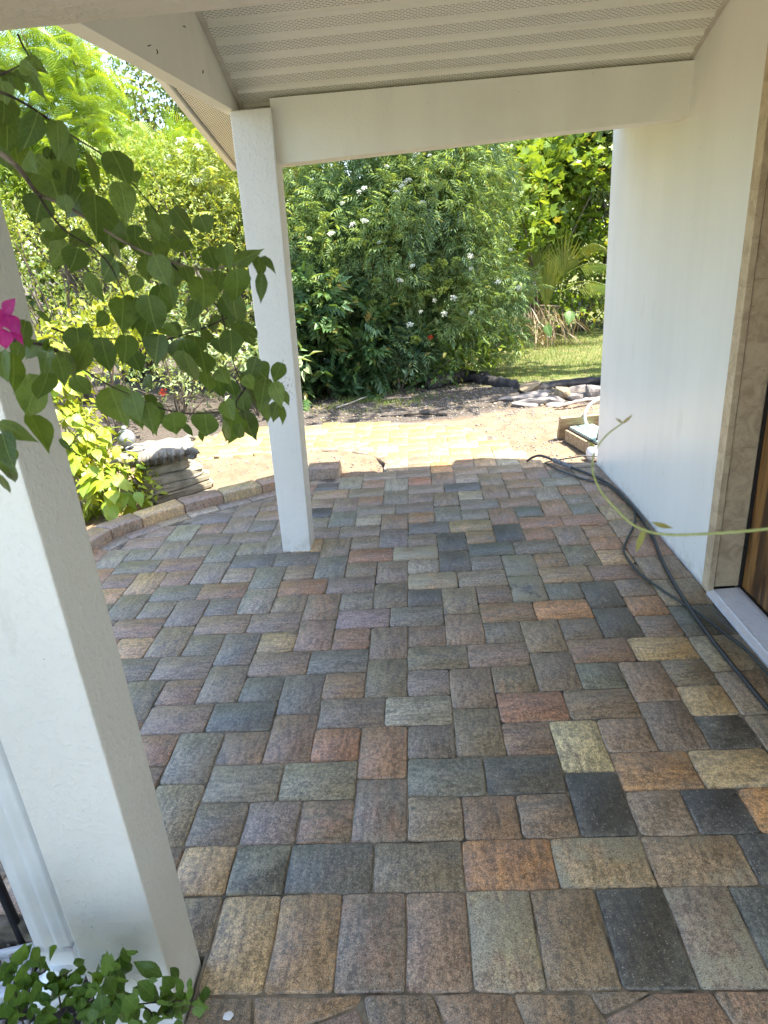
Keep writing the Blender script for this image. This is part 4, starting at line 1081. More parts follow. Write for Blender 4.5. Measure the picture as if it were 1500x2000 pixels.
cb = [(0.963, 5.0, 0.01), (1.053, 4.77, 0.01), (1.186, 4.56, 0.01), (1.295, 4.44, 0.01), (1.328, 4.1, 0.009), (1.325, 3.95, 0.009), (1.262, 3.755, 0.009), (1.127, 3.483, 0.009), (1.095, 3.355, 0.009), (1.106, 3.142, 0.009), (1.153, 2.974, 0.009), (1.208, 2.82, 0.009), (1.246, 2.7, 0.016), (1.292, 2.547, 0.009), (1.322, 2.435, 0.009), (1.330, 2.2, 0.009), (1.33, 1.7, 0.009), (1.3, 1.2, 0.009)]
tag(MB().tube(spline(cb, 8), 0.0062, 8).build('power_cord', M['cord2'], None, True), 'thin dark green cord looping out from the wall beside the thick one', 'cord')
tag(MB().tube(spline([(0.99, 5.1, -0.02), (1.06, 5.02, 0.02), (1.16, 5.02, 0.03), (1.28, 5.05, 0.03), (1.5, 5.1, -0.01)], 6), 0.005, 6).build('power_cord', M['rubber'], None, True), 'short black wire bending round the far corner of the white wall', 'cord')

# ================================================================ things at the far wall corner
g = 'boards leaning by the wall corner'
b1 = MB().box(-0.015, 1.0, -0.02, 0.02, -0.11, 0.11, 0.003).build('timber_board', M['board'])
b1.location = (1.245, 5.80, 0.055)
b1.rotation_euler = (0.35, 0.0, 0.12)
tag(b1, 'weathered timber board lying on edge beyond the white wall corner', 'board')
b2 = empty('planter_trough', (1.43, 5.50, -0.05), 'green topped wooden trough lying on the sandy soil by the wall', 'trough')
b2.rotation_euler = (0.0, 0.0, 1.80)
MB().box(-0.27, 0.27, 0.075, 0.10, 0.0, 0.10, 0.003).build('side_board', M['board'], b2)
MB().box(-0.26, 0.26, 0.055, 0.0745, 0.015, 0.115, 0.003).build('liner', M['tarp'], b2)
MB().box(-0.27, 0.27, -0.16, 0.054, 0.10, 0.125, 0.003).build('lid', M['mint'], b2)
MB().box(-0.25, 0.25, -0.15, 0.05, 0.0, 0.099).build('body', M['board'], b2)
pn = MB().hexa([(1.405, 5.28, -0.06), (1.75, 5.33, -0.06), (1.75, 5.35, -0.06), (1.405, 5.30, -0.06), (1.47, 5.30, 0.36), (1.78, 5.35, 0.36), (1.78, 5.37, 0.36), (1.47, 5.32, 0.36)]).build('rubber_sheet', M['tarp'])
tag(pn, 'black sheet standing against the far end of the white wall', 'sheet')
tag(MB().tube([(1.62 + 0.19 * math.cos(a), 5.70 + 0.11 * math.sin(a), 0.15 + 0.14 * math.sin(a)) for a in np.linspace(0, 2 * math.pi, 33)], 0.014, 10, False).build('garden_hose', M['hose'], None, True), 'white hose loop resting on the trough at the wall corner', 'hose')
vs = []
pp = MB()
pts, rad = [], []
for k in range(34):
    pts.append((1.352 + k * 0.008, 5.17 + k * 0.003, 0.0))
    rad.append(0.055 + (0.006 if k % 4 < 2 else 0))
tag(pp.tube(pts, rad, 16).build('drain_pipe', M['plastic'], None, True), 'pale corrugated drain pipe lying at the wall corner', 'pipe')

# ================================================================ stones, log, fabric, sticks in the yard
fr = random.Random(4)
def boulder(w, d, h, seed, flat=0.5):
    rr = random.Random(seed)
    bm = bmesh.new()
    bmesh.ops.create_icosphere(bm, subdivisions=3, radius=1.0)
    cuts = [(Vector((rr.uniform(-1, 1), rr.uniform(-1, 1), rr.uniform(-0.5, 0.5))).normalized(), rr.uniform(0.55, 0.82)) for _ in range(9)] + [(Vector((rr.uniform(-.15, .15), rr.uniform(-.15, .15), 1)).normalized(), flat)]
    for v in bm.verts:
        for n_, k in cuts:
            q = v.co.dot(n_)
            if q > k:
                v.co -= n_ * (q - k) * 0.92
        v.co += Vector((rr.uniform(-1, 1), rr.uniform(-1, 1), rr.uniform(-1, 1))) * 0.018
        v.co = Vector((v.co.x * w / 1.5, v.co.y * d / 1.5, v.co.z * h / 1.1))
    me = bpy.data.meshes.new('flagstone')
    bm.to_mesh(me)
    bm.free()
    return me
stones = [(1.30, 7.78, 0.36, 0.24, 0.10, 'flag2', 'rounded tan stone at the back of the stone pile', 0.6, 0.9),
          (1.24, 7.45, 0.50, 0.24, 0.07, 'flag', 'long flat pale slab at the left of the stone pile', 0.4, 0.05),
          (1.33, 7.20, 0.52, 0.22, 0.09, 'flag', 'broad flat slab at the front of the stone pile', 0.4, -0.05),
          (1.47, 7.02, 0.22, 0.16, 0.05, 'flag', 'small grey flag lowest at the front of the stone pile', 0.4, 0.3),
          (1.58, 7.34, 0.20, 0.20, 0.15, 'flag2', 'ochre stone with an orange face in the stone pile', 0.6, 0.2),
          (1.74, 7.28, 0.34, 0.18, 0.09, 'flag', 'tilted grey slab right of the ochre stone', 0.45, -0.2),
          (1.79, 7.42, 0.26, 0.16, 0.15, 'flag', 'pale block standing above the tilted grey slab', 0.55, 0.1),
          (1.91, 7.25, 0.26, 0.22, 0.17, 'flag', 'brown stone of the pile nearest the white wall', 0.6, 0.2),
          (1.13, 7.10, 0.34, 0.16, 0.05, 'flag', 'thin chipped flag at the left front of the stone pile', 0.4, 0.0),
          (0.98, 7.42, 0.26, 0.12, 0.045, 'flag', 'small pale stone lying left of the stone pile', 0.4, 0.1)]
for i, (x, y, w, d, h, mt, lab, fl_, rot) in enumerate(stones):
    o = link('flagstone', boulder(w * 0.85, d * 0.85, h * 0.85, 140 + i * 7, fl_), M[mt])
    o.location = (x, y, ground_z(x, y) + h * 0.32)
    o.rotation_euler = (fr.uniform(-.1, .1), fr.uniform(-.1, .1), rot)
    tag(o, lab, 'stone', 'flagstones piled on the soil')
def lumpy(pts, r, seed, n=10):
    rr = random.Random(seed)
    P = spline(pts, 7)
    mb = MB().tube(P, [r * rr.uniform(0.8, 1.15) * (0.72 if k in (0, len(P) - 1) else 1) for k in range(len(P))], n)
    mb.v = [(x + rr.uniform(-1, 1) * r * 0.3, y + rr.uniform(-1, 1) * r * 0.3, z + rr.uniform(-1, 1) * r * 0.3) for x, y, z in mb.v]
    return mb
tag(lumpy([(0.14, 8.22, 0.0), (0.36, 8.42, 0.02), (0.62, 8.62, 0.03)], 0.085, 3).build('rotten_log', M['log'], None, True), 'dark rotten log with ragged bark lying before the bushes', 'log')
fb = lumpy([(0.64, 8.58, 0.0), (0.76, 8.46, 0.01), (0.90, 8.32, -0.02), (1.02, 8.14, -0.02), (1.2, 8.02, -0.05)], 0.075, 6, 12)
tag(fb.build('ground_cloth', M['tarp'], None, True), 'crumpled black ground cloth between the log and the stones', 'ground cloth')
tag(lumpy([(1.16, 7.95, -0.05), (1.43, 7.86, -0.05), (1.7, 7.92, -0.03), (2.1, 7.95, -0.02), (2.5, 7.9, -0.03)], 0.05, 9, 12).build('ground_cloth', M['tarp'], None, True), 'rolled black ground cloth behind the stone pile', 'ground cloth')
tag(lumpy([(1.42, 6.88, -0.03), (1.55, 6.90, -0.01), (1.72, 6.97, 0.0), (2.0, 7.06, 0.0)], 0.018, 12, 7).build('branch', M['deadwood'], None, True), 'thick grey stick in front of the stone pile', 'branch')
tag(lumpy([(-0.93, 7.46, -0.03), (-0.75, 7.66, -0.02), (-0.58, 7.93, -0.02)], 0.009, 13, 6).build('branch', M['deadwood'], None, True), 'thin bleached stick on the bare soil before the bushes', 'branch')
tag(lumpy([(-0.4, 6.98, -0.04), (0.0, 6.95, -0.03), (0.3, 6.88, -0.04)], 0.012, 14, 6).build('branch', M['log'], None, True), 'dark root lying along the far edge of the walk', 'branch')

# ================================================================ downspout, splash block, rail, chip
ds = empty('downspout', (-0.96, 1.1, -0.1), 'white ribbed metal downspout beside the near pillar', 'downspout')
dinv = Matrix.Translation((0.96, -1.1, 0.1))
def dpart(mb, name, mat, smooth=False):
    o = mb.build(name, mat, ds, smooth)
    o.matrix_parent_inverse = dinv
    return o
def spout_ring(cx, cy, w, d, ribs=True):
    out = []
    n = 10
    for (ax, ay), (bx, by) in (((-w, -d), (w, -d)), ((w, -d), (w, d)), ((w, d), (-w, d)), ((-w, d), (-w, -d))):
        L = 10 if ax != bx else 6
        for k in range(L):
            t = k / L
            x, y = ax + (bx - ax) * t, ay + (by - ay) * t
            if ribs:
                s = 0.0045 * math.sin(t * math.pi * 5) * math.sin(t * math.pi)
                if ay == by:
                    y += s * (1 if ay < 0 else -1)
                else:
                    x += s * (-1 if ax > 0 else 1)
            out.append((cx + x, cy + y))
    return out
def spout(cx, cy, w, d, z0, z1, ribs=True):
    r = spout_ring(cx, cy, w, d, ribs)
    n = len(r)
    vs = [(x, y, z0) for x, y in r] + [(x, y, z1) for x, y in r]
    return MB().add(vs, [(i, (i + 1) % n, n + (i + 1) % n, n + i) for i in range(n)])
DX, DY = -0.952, 1.105
dpart(spout(DX, DY, 0.046, 0.034, 0.175, 2.45), 'pipe', M['white'], True)
dpart(spout(DX, DY, 0.043, 0.031, 0.10, 0.20, False).add([], []), 'pipe_end', M['white'], True)
dpart(spout(DX, DY, 0.0485, 0.0365, 0.172, 0.186, False), 'joint_band', M['alum'], True)
el = MB()
P, Rr = [], []
for k in range(30):
    a = k / 29 * 1.25
    P.append(Vector((DX + 0.02 * 0 - 0.0, DY, 0.11)) + Vector((-0.13 * (1 - math.cos(a)), -0.02 * a, -0.13 * math.sin(a))))
    Rr.append(0.044 + (0.0045 if k % 3 == 0 else 0))
el.tube(P, Rr, 16)
dpart(el, 'elbow', M['white'], True)
sb = empty('splash_block', (-1.25, 1.17, -0.11), 'white ribbed splash block under the downspout', 'splash block')
sb.rotation_euler = (0, 0.08, 0.3)
sb.scale = (0.8, 0.8, 0.9)
MB().box(-0.13, 0.12, -0.10, 0.10, -0.02, 0.02, 0.004).build('tray', M['plastic'], sb)
for yy_ in (-0.092, 0.076):
    MB().box(-0.13, 0.12, yy_, yy_ + 0.016, 0.019, 0.05, 0.003).build('side_rim', M['plastic'], sb)
for k in range(4):
    MB().box(-0.125, 0.115, -0.06 + k * 0.035, -0.052 + k * 0.035, 0.0195, 0.028, 0.001).build('rib', M['plastic'], sb)
rl = MB().tube([(-1.215, 1.275, -0.12), (-1.235, 1.285, 0.4), (-1.26, 1.30, 1.0)], 0.0125, 10)
tag(rl.build('rail_post', M['iron'], None, True), 'black iron rail post in the bed behind the downspout', 'post')
pc = slab([(-0.013, -0.008), (0.006, -0.011), (0.014, 0.002), (0.004, 0.012), (-0.011, 0.007)], 0, 0.0012, 0.001, 0.003, 0.001, R0, 0.0003)
o = link('paint_chip', pc, M['paint'])
o.location = (-0.538, 1.022, 0.0018)
tag(o, 'white paint chip lying on the dark front pavers', 'paint chip')

# ================================================================ foliage
def frames(axis, up):
    """rows of rotation matrices whose y is axis and z is near up"""
    axis = axis / np.linalg.norm(axis, axis=1, keepdims=True)
    x = np.cross(axis, up)
    n = np.linalg.norm(x, axis=1, keepdims=True)
    x = np.where(n < 1e-4, np.array([[1.0, 0, 0]]), x / np.maximum(n, 1e-4))
    z = np.cross(x, axis)
    return np.stack([x, axis, z], axis=2)

def scatter(Tv, Tf, pos, axis, up, size):
    Rm = frames(axis, up)
    V = pos[:, None, :] + np.einsum('nij,kj->nki', Rm, Tv) * size[:, None, None]
    k = len(Tv)
    F = (np.arange(len(pos)) * k)[:, None, None] + Tf[None]
    return V.reshape(-1, 3), F.reshape(-1, Tf.shape[1])

def T_leaf(w=0.5, fold=0.12, droop=0.12):
    v = np.array([(0, 0, 0), (-w / 2, 0.42, fold), (w / 2, 0.42, fold), (0, 0.5, 0.0), (0, 1, -droop)], dtype=float)
    f = np.array([(0, 3, 1), (0, 2, 3), (1, 3, 4), (3, 2, 4)])
    return v, f

def T_pinnate(pairs=4, lw=0.17, ll=0.46, droop=0.35):
    vs, fs = [], []
    def leaflet(p, d, n_up):
        d = np.array(d) / np.linalg.norm(d)
        s = np.cross(d, (0, 0, 1.0)); s /= np.linalg.norm(s)
        b = len(vs)
        m = p + d * ll * 0.45
        vs.extend([p, m - s * lw / 2 + np.array((0, 0, .02)), p + d * ll + np.array((0, 0, -ll * 0.3)), m + s * lw / 2 + np.array((0, 0, .02))])
        fs.extend([(b, b + 3, b + 2), (b, b + 2, b + 1)])
    for k in range(pairs):
        t = 0.18 + 0.68 * k / max(pairs - 1, 1)
        p = np.array((0, t, -droop * t * t))
        for s in (-1, 1):
            leaflet(p, (s * 0.95, 0.55, -0.25 - droop * t * 0.4), None)
    leaflet(np.array((0, 0.86, -droop * 0.74)), (0.02, 1, -0.5), None)
    return np.array(vs), np.array(fs)

def T_feather(pairs=13):
    vs, fs = [], []
    for k in range(pairs):
        t = 0.1 + 0.9 * k / (pairs - 1)
        L = 0.36 * math.sin(math.pi * min(1, 0.25 + t * 0.72)) + 0.05
        p = np.array((0, t, -0.5 * t * t))
        for s in (-1, 1):
            d = np.array((s * 0.9, 0.5, -0.30)); d /= np.linalg.norm(d)
            u = np.array((0, 0.019, 0.0))
            b = len(vs)
            q = p + d * L + np.array((0, 0, -0.1 * L))
            vs.extend([p - u, p + u, q + u * 0.4, q - u * 0.4])
            fs.extend([(b, b + 1, b + 2), (b, b + 2, b + 3)])
    return np.array(vs), np.array(fs)

def T_lobed():
    """broad five-pointed leaf"""
    pts = [(0, 0, 0), (0.34, -0.06, 0.02), (0.30, 0.24, 0.05), (0.62, 0.42, -0.03), (0.30, 0.56, 0.04), (0, 1.0, -0.16), (-0.30, 0.56, 0.04), (-0.62, 0.42, -0.03), (-0.30, 0.24, 0.05), (-0.34, -0.06, 0.02), (0, 0.4, -0.03)]
    f = [(10, i, i + 1) for i in range(0, 9)] + [(10, 9, 0)]
    return np.array(pts), np.array(f)

def crown(clumps, per, rs, out_bias=0.55, up_bias=0.35, rnd=0.6, shell=(0.55, 1.05), squash=0.85):
    """leaf positions and directions spread through many small clumps"""
    P, A = [], []
    for (cx, cy, cz, r) in clumps:
        n = max(3, int(per * r * r))
        d = rs.normal(size=(n, 3))
        d /= np.linalg.norm(d, axis=1, keepdims=True)
        rad = r * rs.uniform(shell[0] ** 2, shell[1] ** 2, n) ** 0.5
        p = d * rad[:, None]
        p[:, 2] *= squash
        P.append(p + np.array((cx, cy, cz)))
        A.append(d * out_bias + rs.normal(size=(n, 3)) * rnd + np.array((0, 0, up_bias)))
    return np.concatenate(P), np.concatenate(A)

def clumps_in(c, r, n, rr, rs, zmin=None, hollow=0.45):
    out = []
    while len(out) < n:
        d = rs.normal(size=3)
        d /= np.linalg.norm(d)
        k = rs.uniform(hollow ** 3, 1) ** (1 / 3)
        p = (c[0] + d[0] * r[0] * k, c[1] + d[1] * r[1] * k, c[2] + d[2] * r[2] * k)
        if zmin is not None and p[2] < zmin:
            continue
        out.append((*p, rr * rs.uniform(0.6, 1.3)))
    return out

def leaf_mesh(name, tmpl, pos, axis, size, rs, parent, mat, up=(0, 0, 1), upj=0.5, kind=None):
    up = np.array(up)[None] + rs.normal(size=pos.shape) * upj
    V, F = scatter(tmpl[0], tmpl[1], pos, axis, up, size)
    o = link(name, npdata(name, V, F), mat, parent)
    if kind:
        o['kind'] = kind
    return o

def limbs(mb, base, clumps, rs, n, r0, rise=0.4, lean=0.0):
    """stems from the base into the clumps"""
    order = rs.permutation(len(clumps))[:n]
    for k in order:
        c = np.array(clumps[k][:3])
        b = np.array(base) + np.append(rs.normal(size=2) * r0 * 2.2, 0)
        m = b + (c - b) * 0.45 + np.array((0, 0, rise * abs(c[2] - b[2]) * 0.3)) + rs.normal(size=3) * 0.06
        P = spline([b, m, c], 5)
        mb.tube(P, [max(0.004, r0 * (1 - 0.8 * i / (len(P) - 1))) for i in range(len(P))], 6)

def plant(name, label, cat, base, clumps, per, tmpl, size, mat, seed, bark='bark', stems=8, r0=0.03, group=None, parts=('stem', 'crown'), **kw):
    rs = np.random.RandomState(seed)
    root = empty(name, base, label, cat, group)
    inv_ = Matrix.Translation([-v for v in base])
    P, A = crown(clumps, per, rs, **kw)
    keep = P[:, 2] > 0.0
    P, A = P[keep], A[keep]
    o = leaf_mesh(parts[1], tmpl, P, A, size * rs.uniform(0.65, 1.25, len(P)), rs, root, M[mat])
    o.matrix_parent_inverse = inv_
    mb = MB()
    limbs(mb, (base[0], base[1], base[2] - 0.05), clumps, rs, stems, r0)
    s = mb.build(parts[0], M[bark], root, True)
    s.matrix_parent_inverse = inv_
    return root, rs, inv_

rs0 = np.random.RandomState(77)
# ---- the big elder full of white flower heads
cl = clumps_in((-0.1, 8.95, 1.75), (1.3, 0.9, 1.75), 80, 0.40, rs0, 0.2, 0.6)
cl += clumps_in((-0.75, 8.9, 1.9), (0.85, 0.8, 1.5), 26, 0.38, rs0, 0.5, 0.5)
cl += clumps_in((0.75, 8.85, 0.95), (0.65, 0.6, 0.9), 22, 0.32, rs0, 0.15, 0.5)
elder, rse, einv = plant('elder_bush', 'big green bush with white flower heads between the post and the white wall', 'bush', (0.05, 9.1, -0.05), cl, 1050, T_pinnate(4, 0.105, 0.52, 0.5), 0.13, 'elder', 31, stems=22, r0=0.028, up_bias=0.1)
def umbel_mesh(seed, n=95, r=0.052, bud=False):
    rr = np.random.RandomState(seed)
    P, S = [], []
    subs = [(0, 0)] + [(0.62 * r * math.cos(a), 0.62 * r * math.sin(a)) for a in np.linspace(0, 2 * math.pi, 6)[:5] + rr.uniform(0, 1)]
    for k in range(n):
        cx, cy = subs[k % len(subs)]
        P.append((cx + rr.normal() * r * 0.2, cy + rr.normal() * r * 0.2, 0))
    P = np.array(P)
    P[:, 2] = -((P[:, 0] ** 2 + P[:, 1] ** 2) / r) * 0.35 + rr.normal(size=n) * 0.004
    A = P * np.array((1, 1, 0)) + rr.normal(size=(n, 3)) * r * 0.5 + np.array((0, 0, r * (0.9 if bud else 0.2)))
    tv = np.array([(-0.5, 0, 0), (0, -0.5, 0), (0.5, 0, 0), (0, 0.5, 0.0)], float) if not bud else np.array([(-0.18, 0, 0), (0.18, 0, 0), (0.1, 1, 0), (-0.1, 1, 0)], float)
    V, F = scatter(tv, np.array([(0, 1, 2, 3)]), P, A, np.array([[0, -0.7, 0.7]]) + rr.normal(size=(n, 3)) * 0.35, rr.uniform(0.008, 0.013, n) * (1.8 if bud else 1))
    return npdata('flower_head', V, F)
UM = [umbel_mesh(60 + k) for k in range(4)]
UG = [umbel_mesh(70 + k, 110, 0.07, True) for k in range(3)]
fr = random.Random(9)
for pool, mesh, mat, lab in ((WHITE, UM, 'umbel', None), (GREEN, UG, 'bud', 'green unopened flower head')):
    for p in pool:
        if p[0] < -1.7:
            continue
        o = link('flower_head', fr.choice(mesh), M[mat], elder)
        # settle on the front of the crown
        o.matrix_parent_inverse = einv
        o.location = (p[0], p[1] + 0.10, p[2])
        s_ = fr.uniform(0.45, 0.85) * (1.2 if lab else 1)
        o.scale = (s_, s_, s_)
        o.rotation_euler = (fr.uniform(0.55, 1.15), fr.uniform(-.3, .3), fr.uniform(-.4, .4))
        if lab:
            o['label'] = lab
tag(link('red_flower', UM[0].copy(), None), 'small red blossom low at the foot of the elder bush', 'flower')
rf = bpy.data.objects['red_flower']
rf.data.materials.clear(); rf.data.materials.append(M['red'])
rf.location = (0.19, 8.05, 0.60); rf.rotation_euler = (1.1, 0, 0); rf.scale = (0.6, 0.6, 0.6)
rf2 = link('red_flower', UM[1].copy(), None)
rf2.data.materials.clear(); rf2.data.materials.append(M['red'])
rf2.location = (-2.76, 7.15, 0.34); rf2.rotation_euler = (1.2, 0, 0); rf2.scale = (0.9, 0.9, 0.9)
tag(rf2, 'red blossom in the left shrubs above the stone stack', 'flower')

# ---- understory with broad pinnate leaves left of the elder foot
cl = clumps_in((-1.05, 8.25, 0.62), (0.62, 0.35, 0.72), 26, 0.26, rs0, 0.08, 0.3)
plant('understory_shrub', 'dark green shrub with long pinnate leaves low beside the far post', 'shrub', (-1.05, 8.35, -0.05), cl, 420, T_pinnate(5, 0.20, 0.48), 0.24, 'under', 33, stems=9, r0=0.012, up_bias=0.3)
cl = clumps_in((-0.2, 8.2, 0.38), (0.7, 0.3, 0.42), 22, 0.22, rs0, 0.05, 0.2)
plant('understory_shrub', 'low dark ground shrub under the middle of the elder bush', 'shrub', (-0.2, 8.3, -0.05), cl, 520, T_leaf(0.5), 0.10, 'under', 34, stems=7, r0=0.01, up_bias=0.3)
cl = clumps_in((0.75, 8.5, 0.32), (0.5, 0.25, 0.36), 16, 0.2, rs0, 0.04, 0.2)
plant('understory_shrub', 'bright leafy weeds at the right foot of the elder above the log', 'shrub', (0.75, 8.6, -0.05), cl, 460, T_leaf(0.6), 0.11, 'grape', 35, stems=6, r0=0.008, up_bias=0.3)

# ---- right: sunlit broad-leaved vines, palm, darker tree
cl = clumps_in((2.15, 11.8, 2.2), (1.0, 0.7, 1.0), 60, 0.33, rs0, 0.5, 0.4) + clumps_in((1.6, 10.6, 1.9), (0.4, 0.4, 0.8), 20, 0.28, rs0, 0.6, 0.3)
plant('vine_thicket', 'sunlit yellow green thicket of broad lobed leaves right of the elder', 'bush', (2.0, 11.6, -0.05), cl, 460, T_lobed(), 0.125, 'grape', 36, stems=14, r0=0.025, up_bias=0.5)
cl = clumps_in((2.9, 12.0, 1.0), (1.3, 0.6, 1.0), 50, 0.32, rs0, 0.1, 0.4)
plant('vine_thicket', 'mixed green thicket behind the palm beside the white wall', 'bush', (2.9, 12.2, -0.05), cl, 420, T_leaf(0.62), 0.11, 'grape', 37, stems=10, r0=0.02, up_bias=0.4)
cl = clumps_in((3.15, 12.2, 2.9), (0.8, 0.5, 0.62), 40, 0.33, rs0, 1.7, 0.4)
plant('shade_tree', 'dark green tree leaning in at the top right above the thicket', 'tree', (3.8, 12.5, -0.05), cl, 330, T_pinnate(4, 0.2, 0.5), 0.20, 'oak', 38, stems=16, r0=0.06, parts=('trunk', 'crown'))
# palm: fan leaves, arching fronds, dry thatch
palm = empty('palm', (2.1, 11.05, -0.05), 'small palm with upright yellow green fan leaf and drooping fronds', 'palm')
pinv = Matrix.Translation((-2.1, -11.05, 0.05))
def palm_fan(center, h, spread, lean, n, w, rs):
    mb = MB()
    c = Vector(center)
    hub = c + Vector(lean) * 0.5
    mb.tube([c - Vector((0, 0, 0.25)), c + (hub - c) * 0.5, hub], 0.012, 6)
    for k in range(n):
        a = -spread + 2 * spread * k / (n - 1)
        d = Vector((math.sin(a), -0.12 + rs.uniform(-.05, .05), math.cos(a))).normalized()
        L = h * (1 - 0.25 * abs(a / spread)) * rs.uniform(0.9, 1.06)
        s = Vector((math.cos(a), 0.1, -math.sin(a))) * w
        p1, p2 = hub + d * L * 0.5, hub + d * L + Vector((0, -0.03, -0.07 * L - abs(a) * 0.05))
        b = len(mb.v)
        mb.add([hub, p1 - s, p1 + s, p2], [(0, 2, 1), (1, 2, 3)])
    return mb
def frond(base, tip_dir, L, n, ll, rs, sag=0.7):
    mb = MB()
    b = Vector(base)
    d = Vector(tip_dir).normalized()
    P = [b + d * (L * t) + Vector((0, 0, -sag * L * t * t)) for t in np.linspace(0, 1, 9)]
    mb.tube(P, [0.010 * (1 - 0.8 * i / 8) for i in range(9)], 5)
    for k in range(n):
        t = 0.2 + 0.8 * k / n
        p = b + d * (L * t) + Vector((0, 0, -sag * L * t * t))
        side = d.cross(Vector((0, 0, 1))).normalized()
        for s in (-1, 1):
            q = p + (side * s * 0.5 + d * 0.45 + Vector((0, 0, -0.75))) * ll * rs.uniform(0.8, 1.1) * (1 - 0.4 * t)
            m = p.lerp(q, 0.4) + Vector((0, 0, 0.05 * ll))
            w = d * 0.011
            mb.add([p, m - w, m + w, q], [(0, 2, 1), (1, 2, 3)])
    return mb
pr_ = random.Random(12)
for c_, h_, sp_, ln_ in (((2.05, 10.95, 0.42), 1.05, 0.36, (0.03, -.1, 0.2)), ((1.85, 11.0, 0.85), 0.8, 0.7, (-0.1, -.1, 0.3)), ((2.3, 11.1, 0.8), 0.8, 0.8, (0.1, -.1, 0.3)), ((1.72, 10.9, 0.35), 0.6, 0.6, (-0.1, -.1, 0.2))):
    o = palm_fan(c_, h_, sp_, ln_, 17, 0.016, pr_).build('fan_leaf', M['palm'], palm)
    o.matrix_parent_inverse = pinv
for bs, dr, L in (((2.4, 11.0, 1.0), (1, -0.3, 0.75), 1.1), ((2.45, 10.9, 0.85), (0.9, -0.5, 0.35), 1.0), ((2.5, 11.1, 1.2), (0.55, -0.4, 0.9), 0.9), ((2.3, 10.9, 0.75), (0.95, -0.1, 0.5), 1.2), ((2.9, 11.0, 1.4), (0.5, -0.4, 0.8), 0.9)):
    o = frond(bs, dr, L, 26, 0.42, pr_).build('frond', M['palm'], palm)
    o.matrix_parent_inverse = pinv
rs1 = np.random.RandomState(5)
n = 260
P = np.stack([rs1.normal(1.95, 0.28, n), rs1.normal(10.95, 0.12, n), rs1.uniform(0.05, 0.6, n)], 1)
A = np.stack([rs1.normal(0, 0.5, n), rs1.normal(-0.2, 0.3, n), -np.abs(rs1.normal(0.8, 0.3, n))], 1)
o = leaf_mesh('dry_thatch', T_leaf(0.06, 0.01), P, A, rs1.uniform(0.2, 0.5, n), rs1, palm, M['thatch'], kind='stuff')
o.matrix_parent_inverse = pinv
# heart-shaped pale leaves low on the right
taro = empty('taro_plant', (2.2, 10.7, -0.05), 'two pale heart shaped leaves standing low beneath the palm', 'plant')
# (leaf meshes are made further down with the near leaves)

# ---- left: pale fine-leaved shrubs in full sun
cl = clumps_in((-2.75, 8.9, 1.55), (1.35, 0.75, 1.45), 84, 0.36, rs0, 0.25, 0.55)
plant('fine_shrub', 'sunlit pale green fine leaved shrub behind the left bougainvillea', 'shrub', (-2.7, 9.1, -0.05), cl, 900, T_leaf(0.42), 0.062, 'pale', 41, stems=22, r0=0.02, up_bias=0.4)
cl = clumps_in((-4.5, 8.6, 1.35), (1.1, 0.8, 1.3), 50, 0.38, rs0, 0.25, 0.5)
plant('fine_shrub', 'sunlit pale green fine leaved shrub by the near pillar edge', 'shrub', (-4.5, 8.8, -0.05), cl, 800, T_leaf(0.42), 0.062, 'pale', 42, stems=14, r0=0.02, up_bias=0.4)
cl = clumps_in((-2.1, 9.6, 2.35), (0.9, 0.7, 0.8), 40, 0.34, rs0, 1.2, 0.4)
plant('flowering_shrub', 'tall yellow green shrub topped with creamy flower plates left of the far post', 'shrub', (-2.0, 9.8, -0.05), cl, 560, T_pinnate(4, 0.16, 0.5), 0.135, 'pale', 43, stems=14, r0=0.025, up_bias=0.3)
fs_ = bpy.data.objects['flowering_shrub']
for k in range(16):
    o = link('flower_head', UM[k % 4], M['umbel'], fs_)
    o.matrix_parent_inverse = Matrix.Translation((2.0, -9.8, 0.05))
    o.location = (rs1.uniform(-2.9, -1.5), 8.95 + rs1.uniform(-.1, .2), rs1.uniform(1.75, 3.0))
    s_ = rs1.uniform(0.8, 1.5)
    o.scale = (s_, s_, s_)
    o.rotation_euler = (0.8, 0, rs1.uniform(-.5, .5))
# golden shrub and lime vine by the bed
cl = clumps_in((-3.15, 6.6, 0.98), (0.62, 0.4, 0.42), 26, 0.22, rs0, 0.4, 0.3)
plant('golden_shrub', 'golden yellow leaved shrub behind the lime vine at left', 'shrub', (-3.15, 6.7, -0.1), cl, 640, T_leaf(0.45), 0.10, 'gold', 44, stems=9, r0=0.014, up_bias=0.4)
cl = clumps_in((-1.78, 7.45, 0.55), (0.55, 0.35, 0.45), 18, 0.22, rs0, 0.12, 0.2)
plant('variegated_shrub', 'cream edged pale shrub low behind the stone stack', 'shrub', (-1.8, 7.5, -0.05), cl, 420, T_leaf(0.34), 0.15, 'vari', 45, stems=8, r0=0.012, up_bias=0.2)
cl = clumps_in((-2.85, 7.6, 0.75), (0.7, 0.4, 0.75), 34, 0.26, rs0, 0.1, 0.3)
plant('silver_shrub', 'small leaved silvery green shrub between the golden shrub and the cream edged one', 'shrub', (-2.8, 7.7, -0.05), cl, 640, T_leaf(0.3), 0.085, 'vari', 46, stems=9, r0=0.012, up_bias=0.4)
cl = clumps_in((-1.35, 8.5, 1.05), (0.42, 0.35, 0.8), 22, 0.27, rs0, 0.2, 0.3)
plant('understory_shrub', 'dark shrub behind the far post filling the gap to the elder', 'shrub', (-1.35, 8.6, -0.05), cl, 480, T_leaf(0.45), 0.09, 'under', 47, stems=8, r0=0.012)

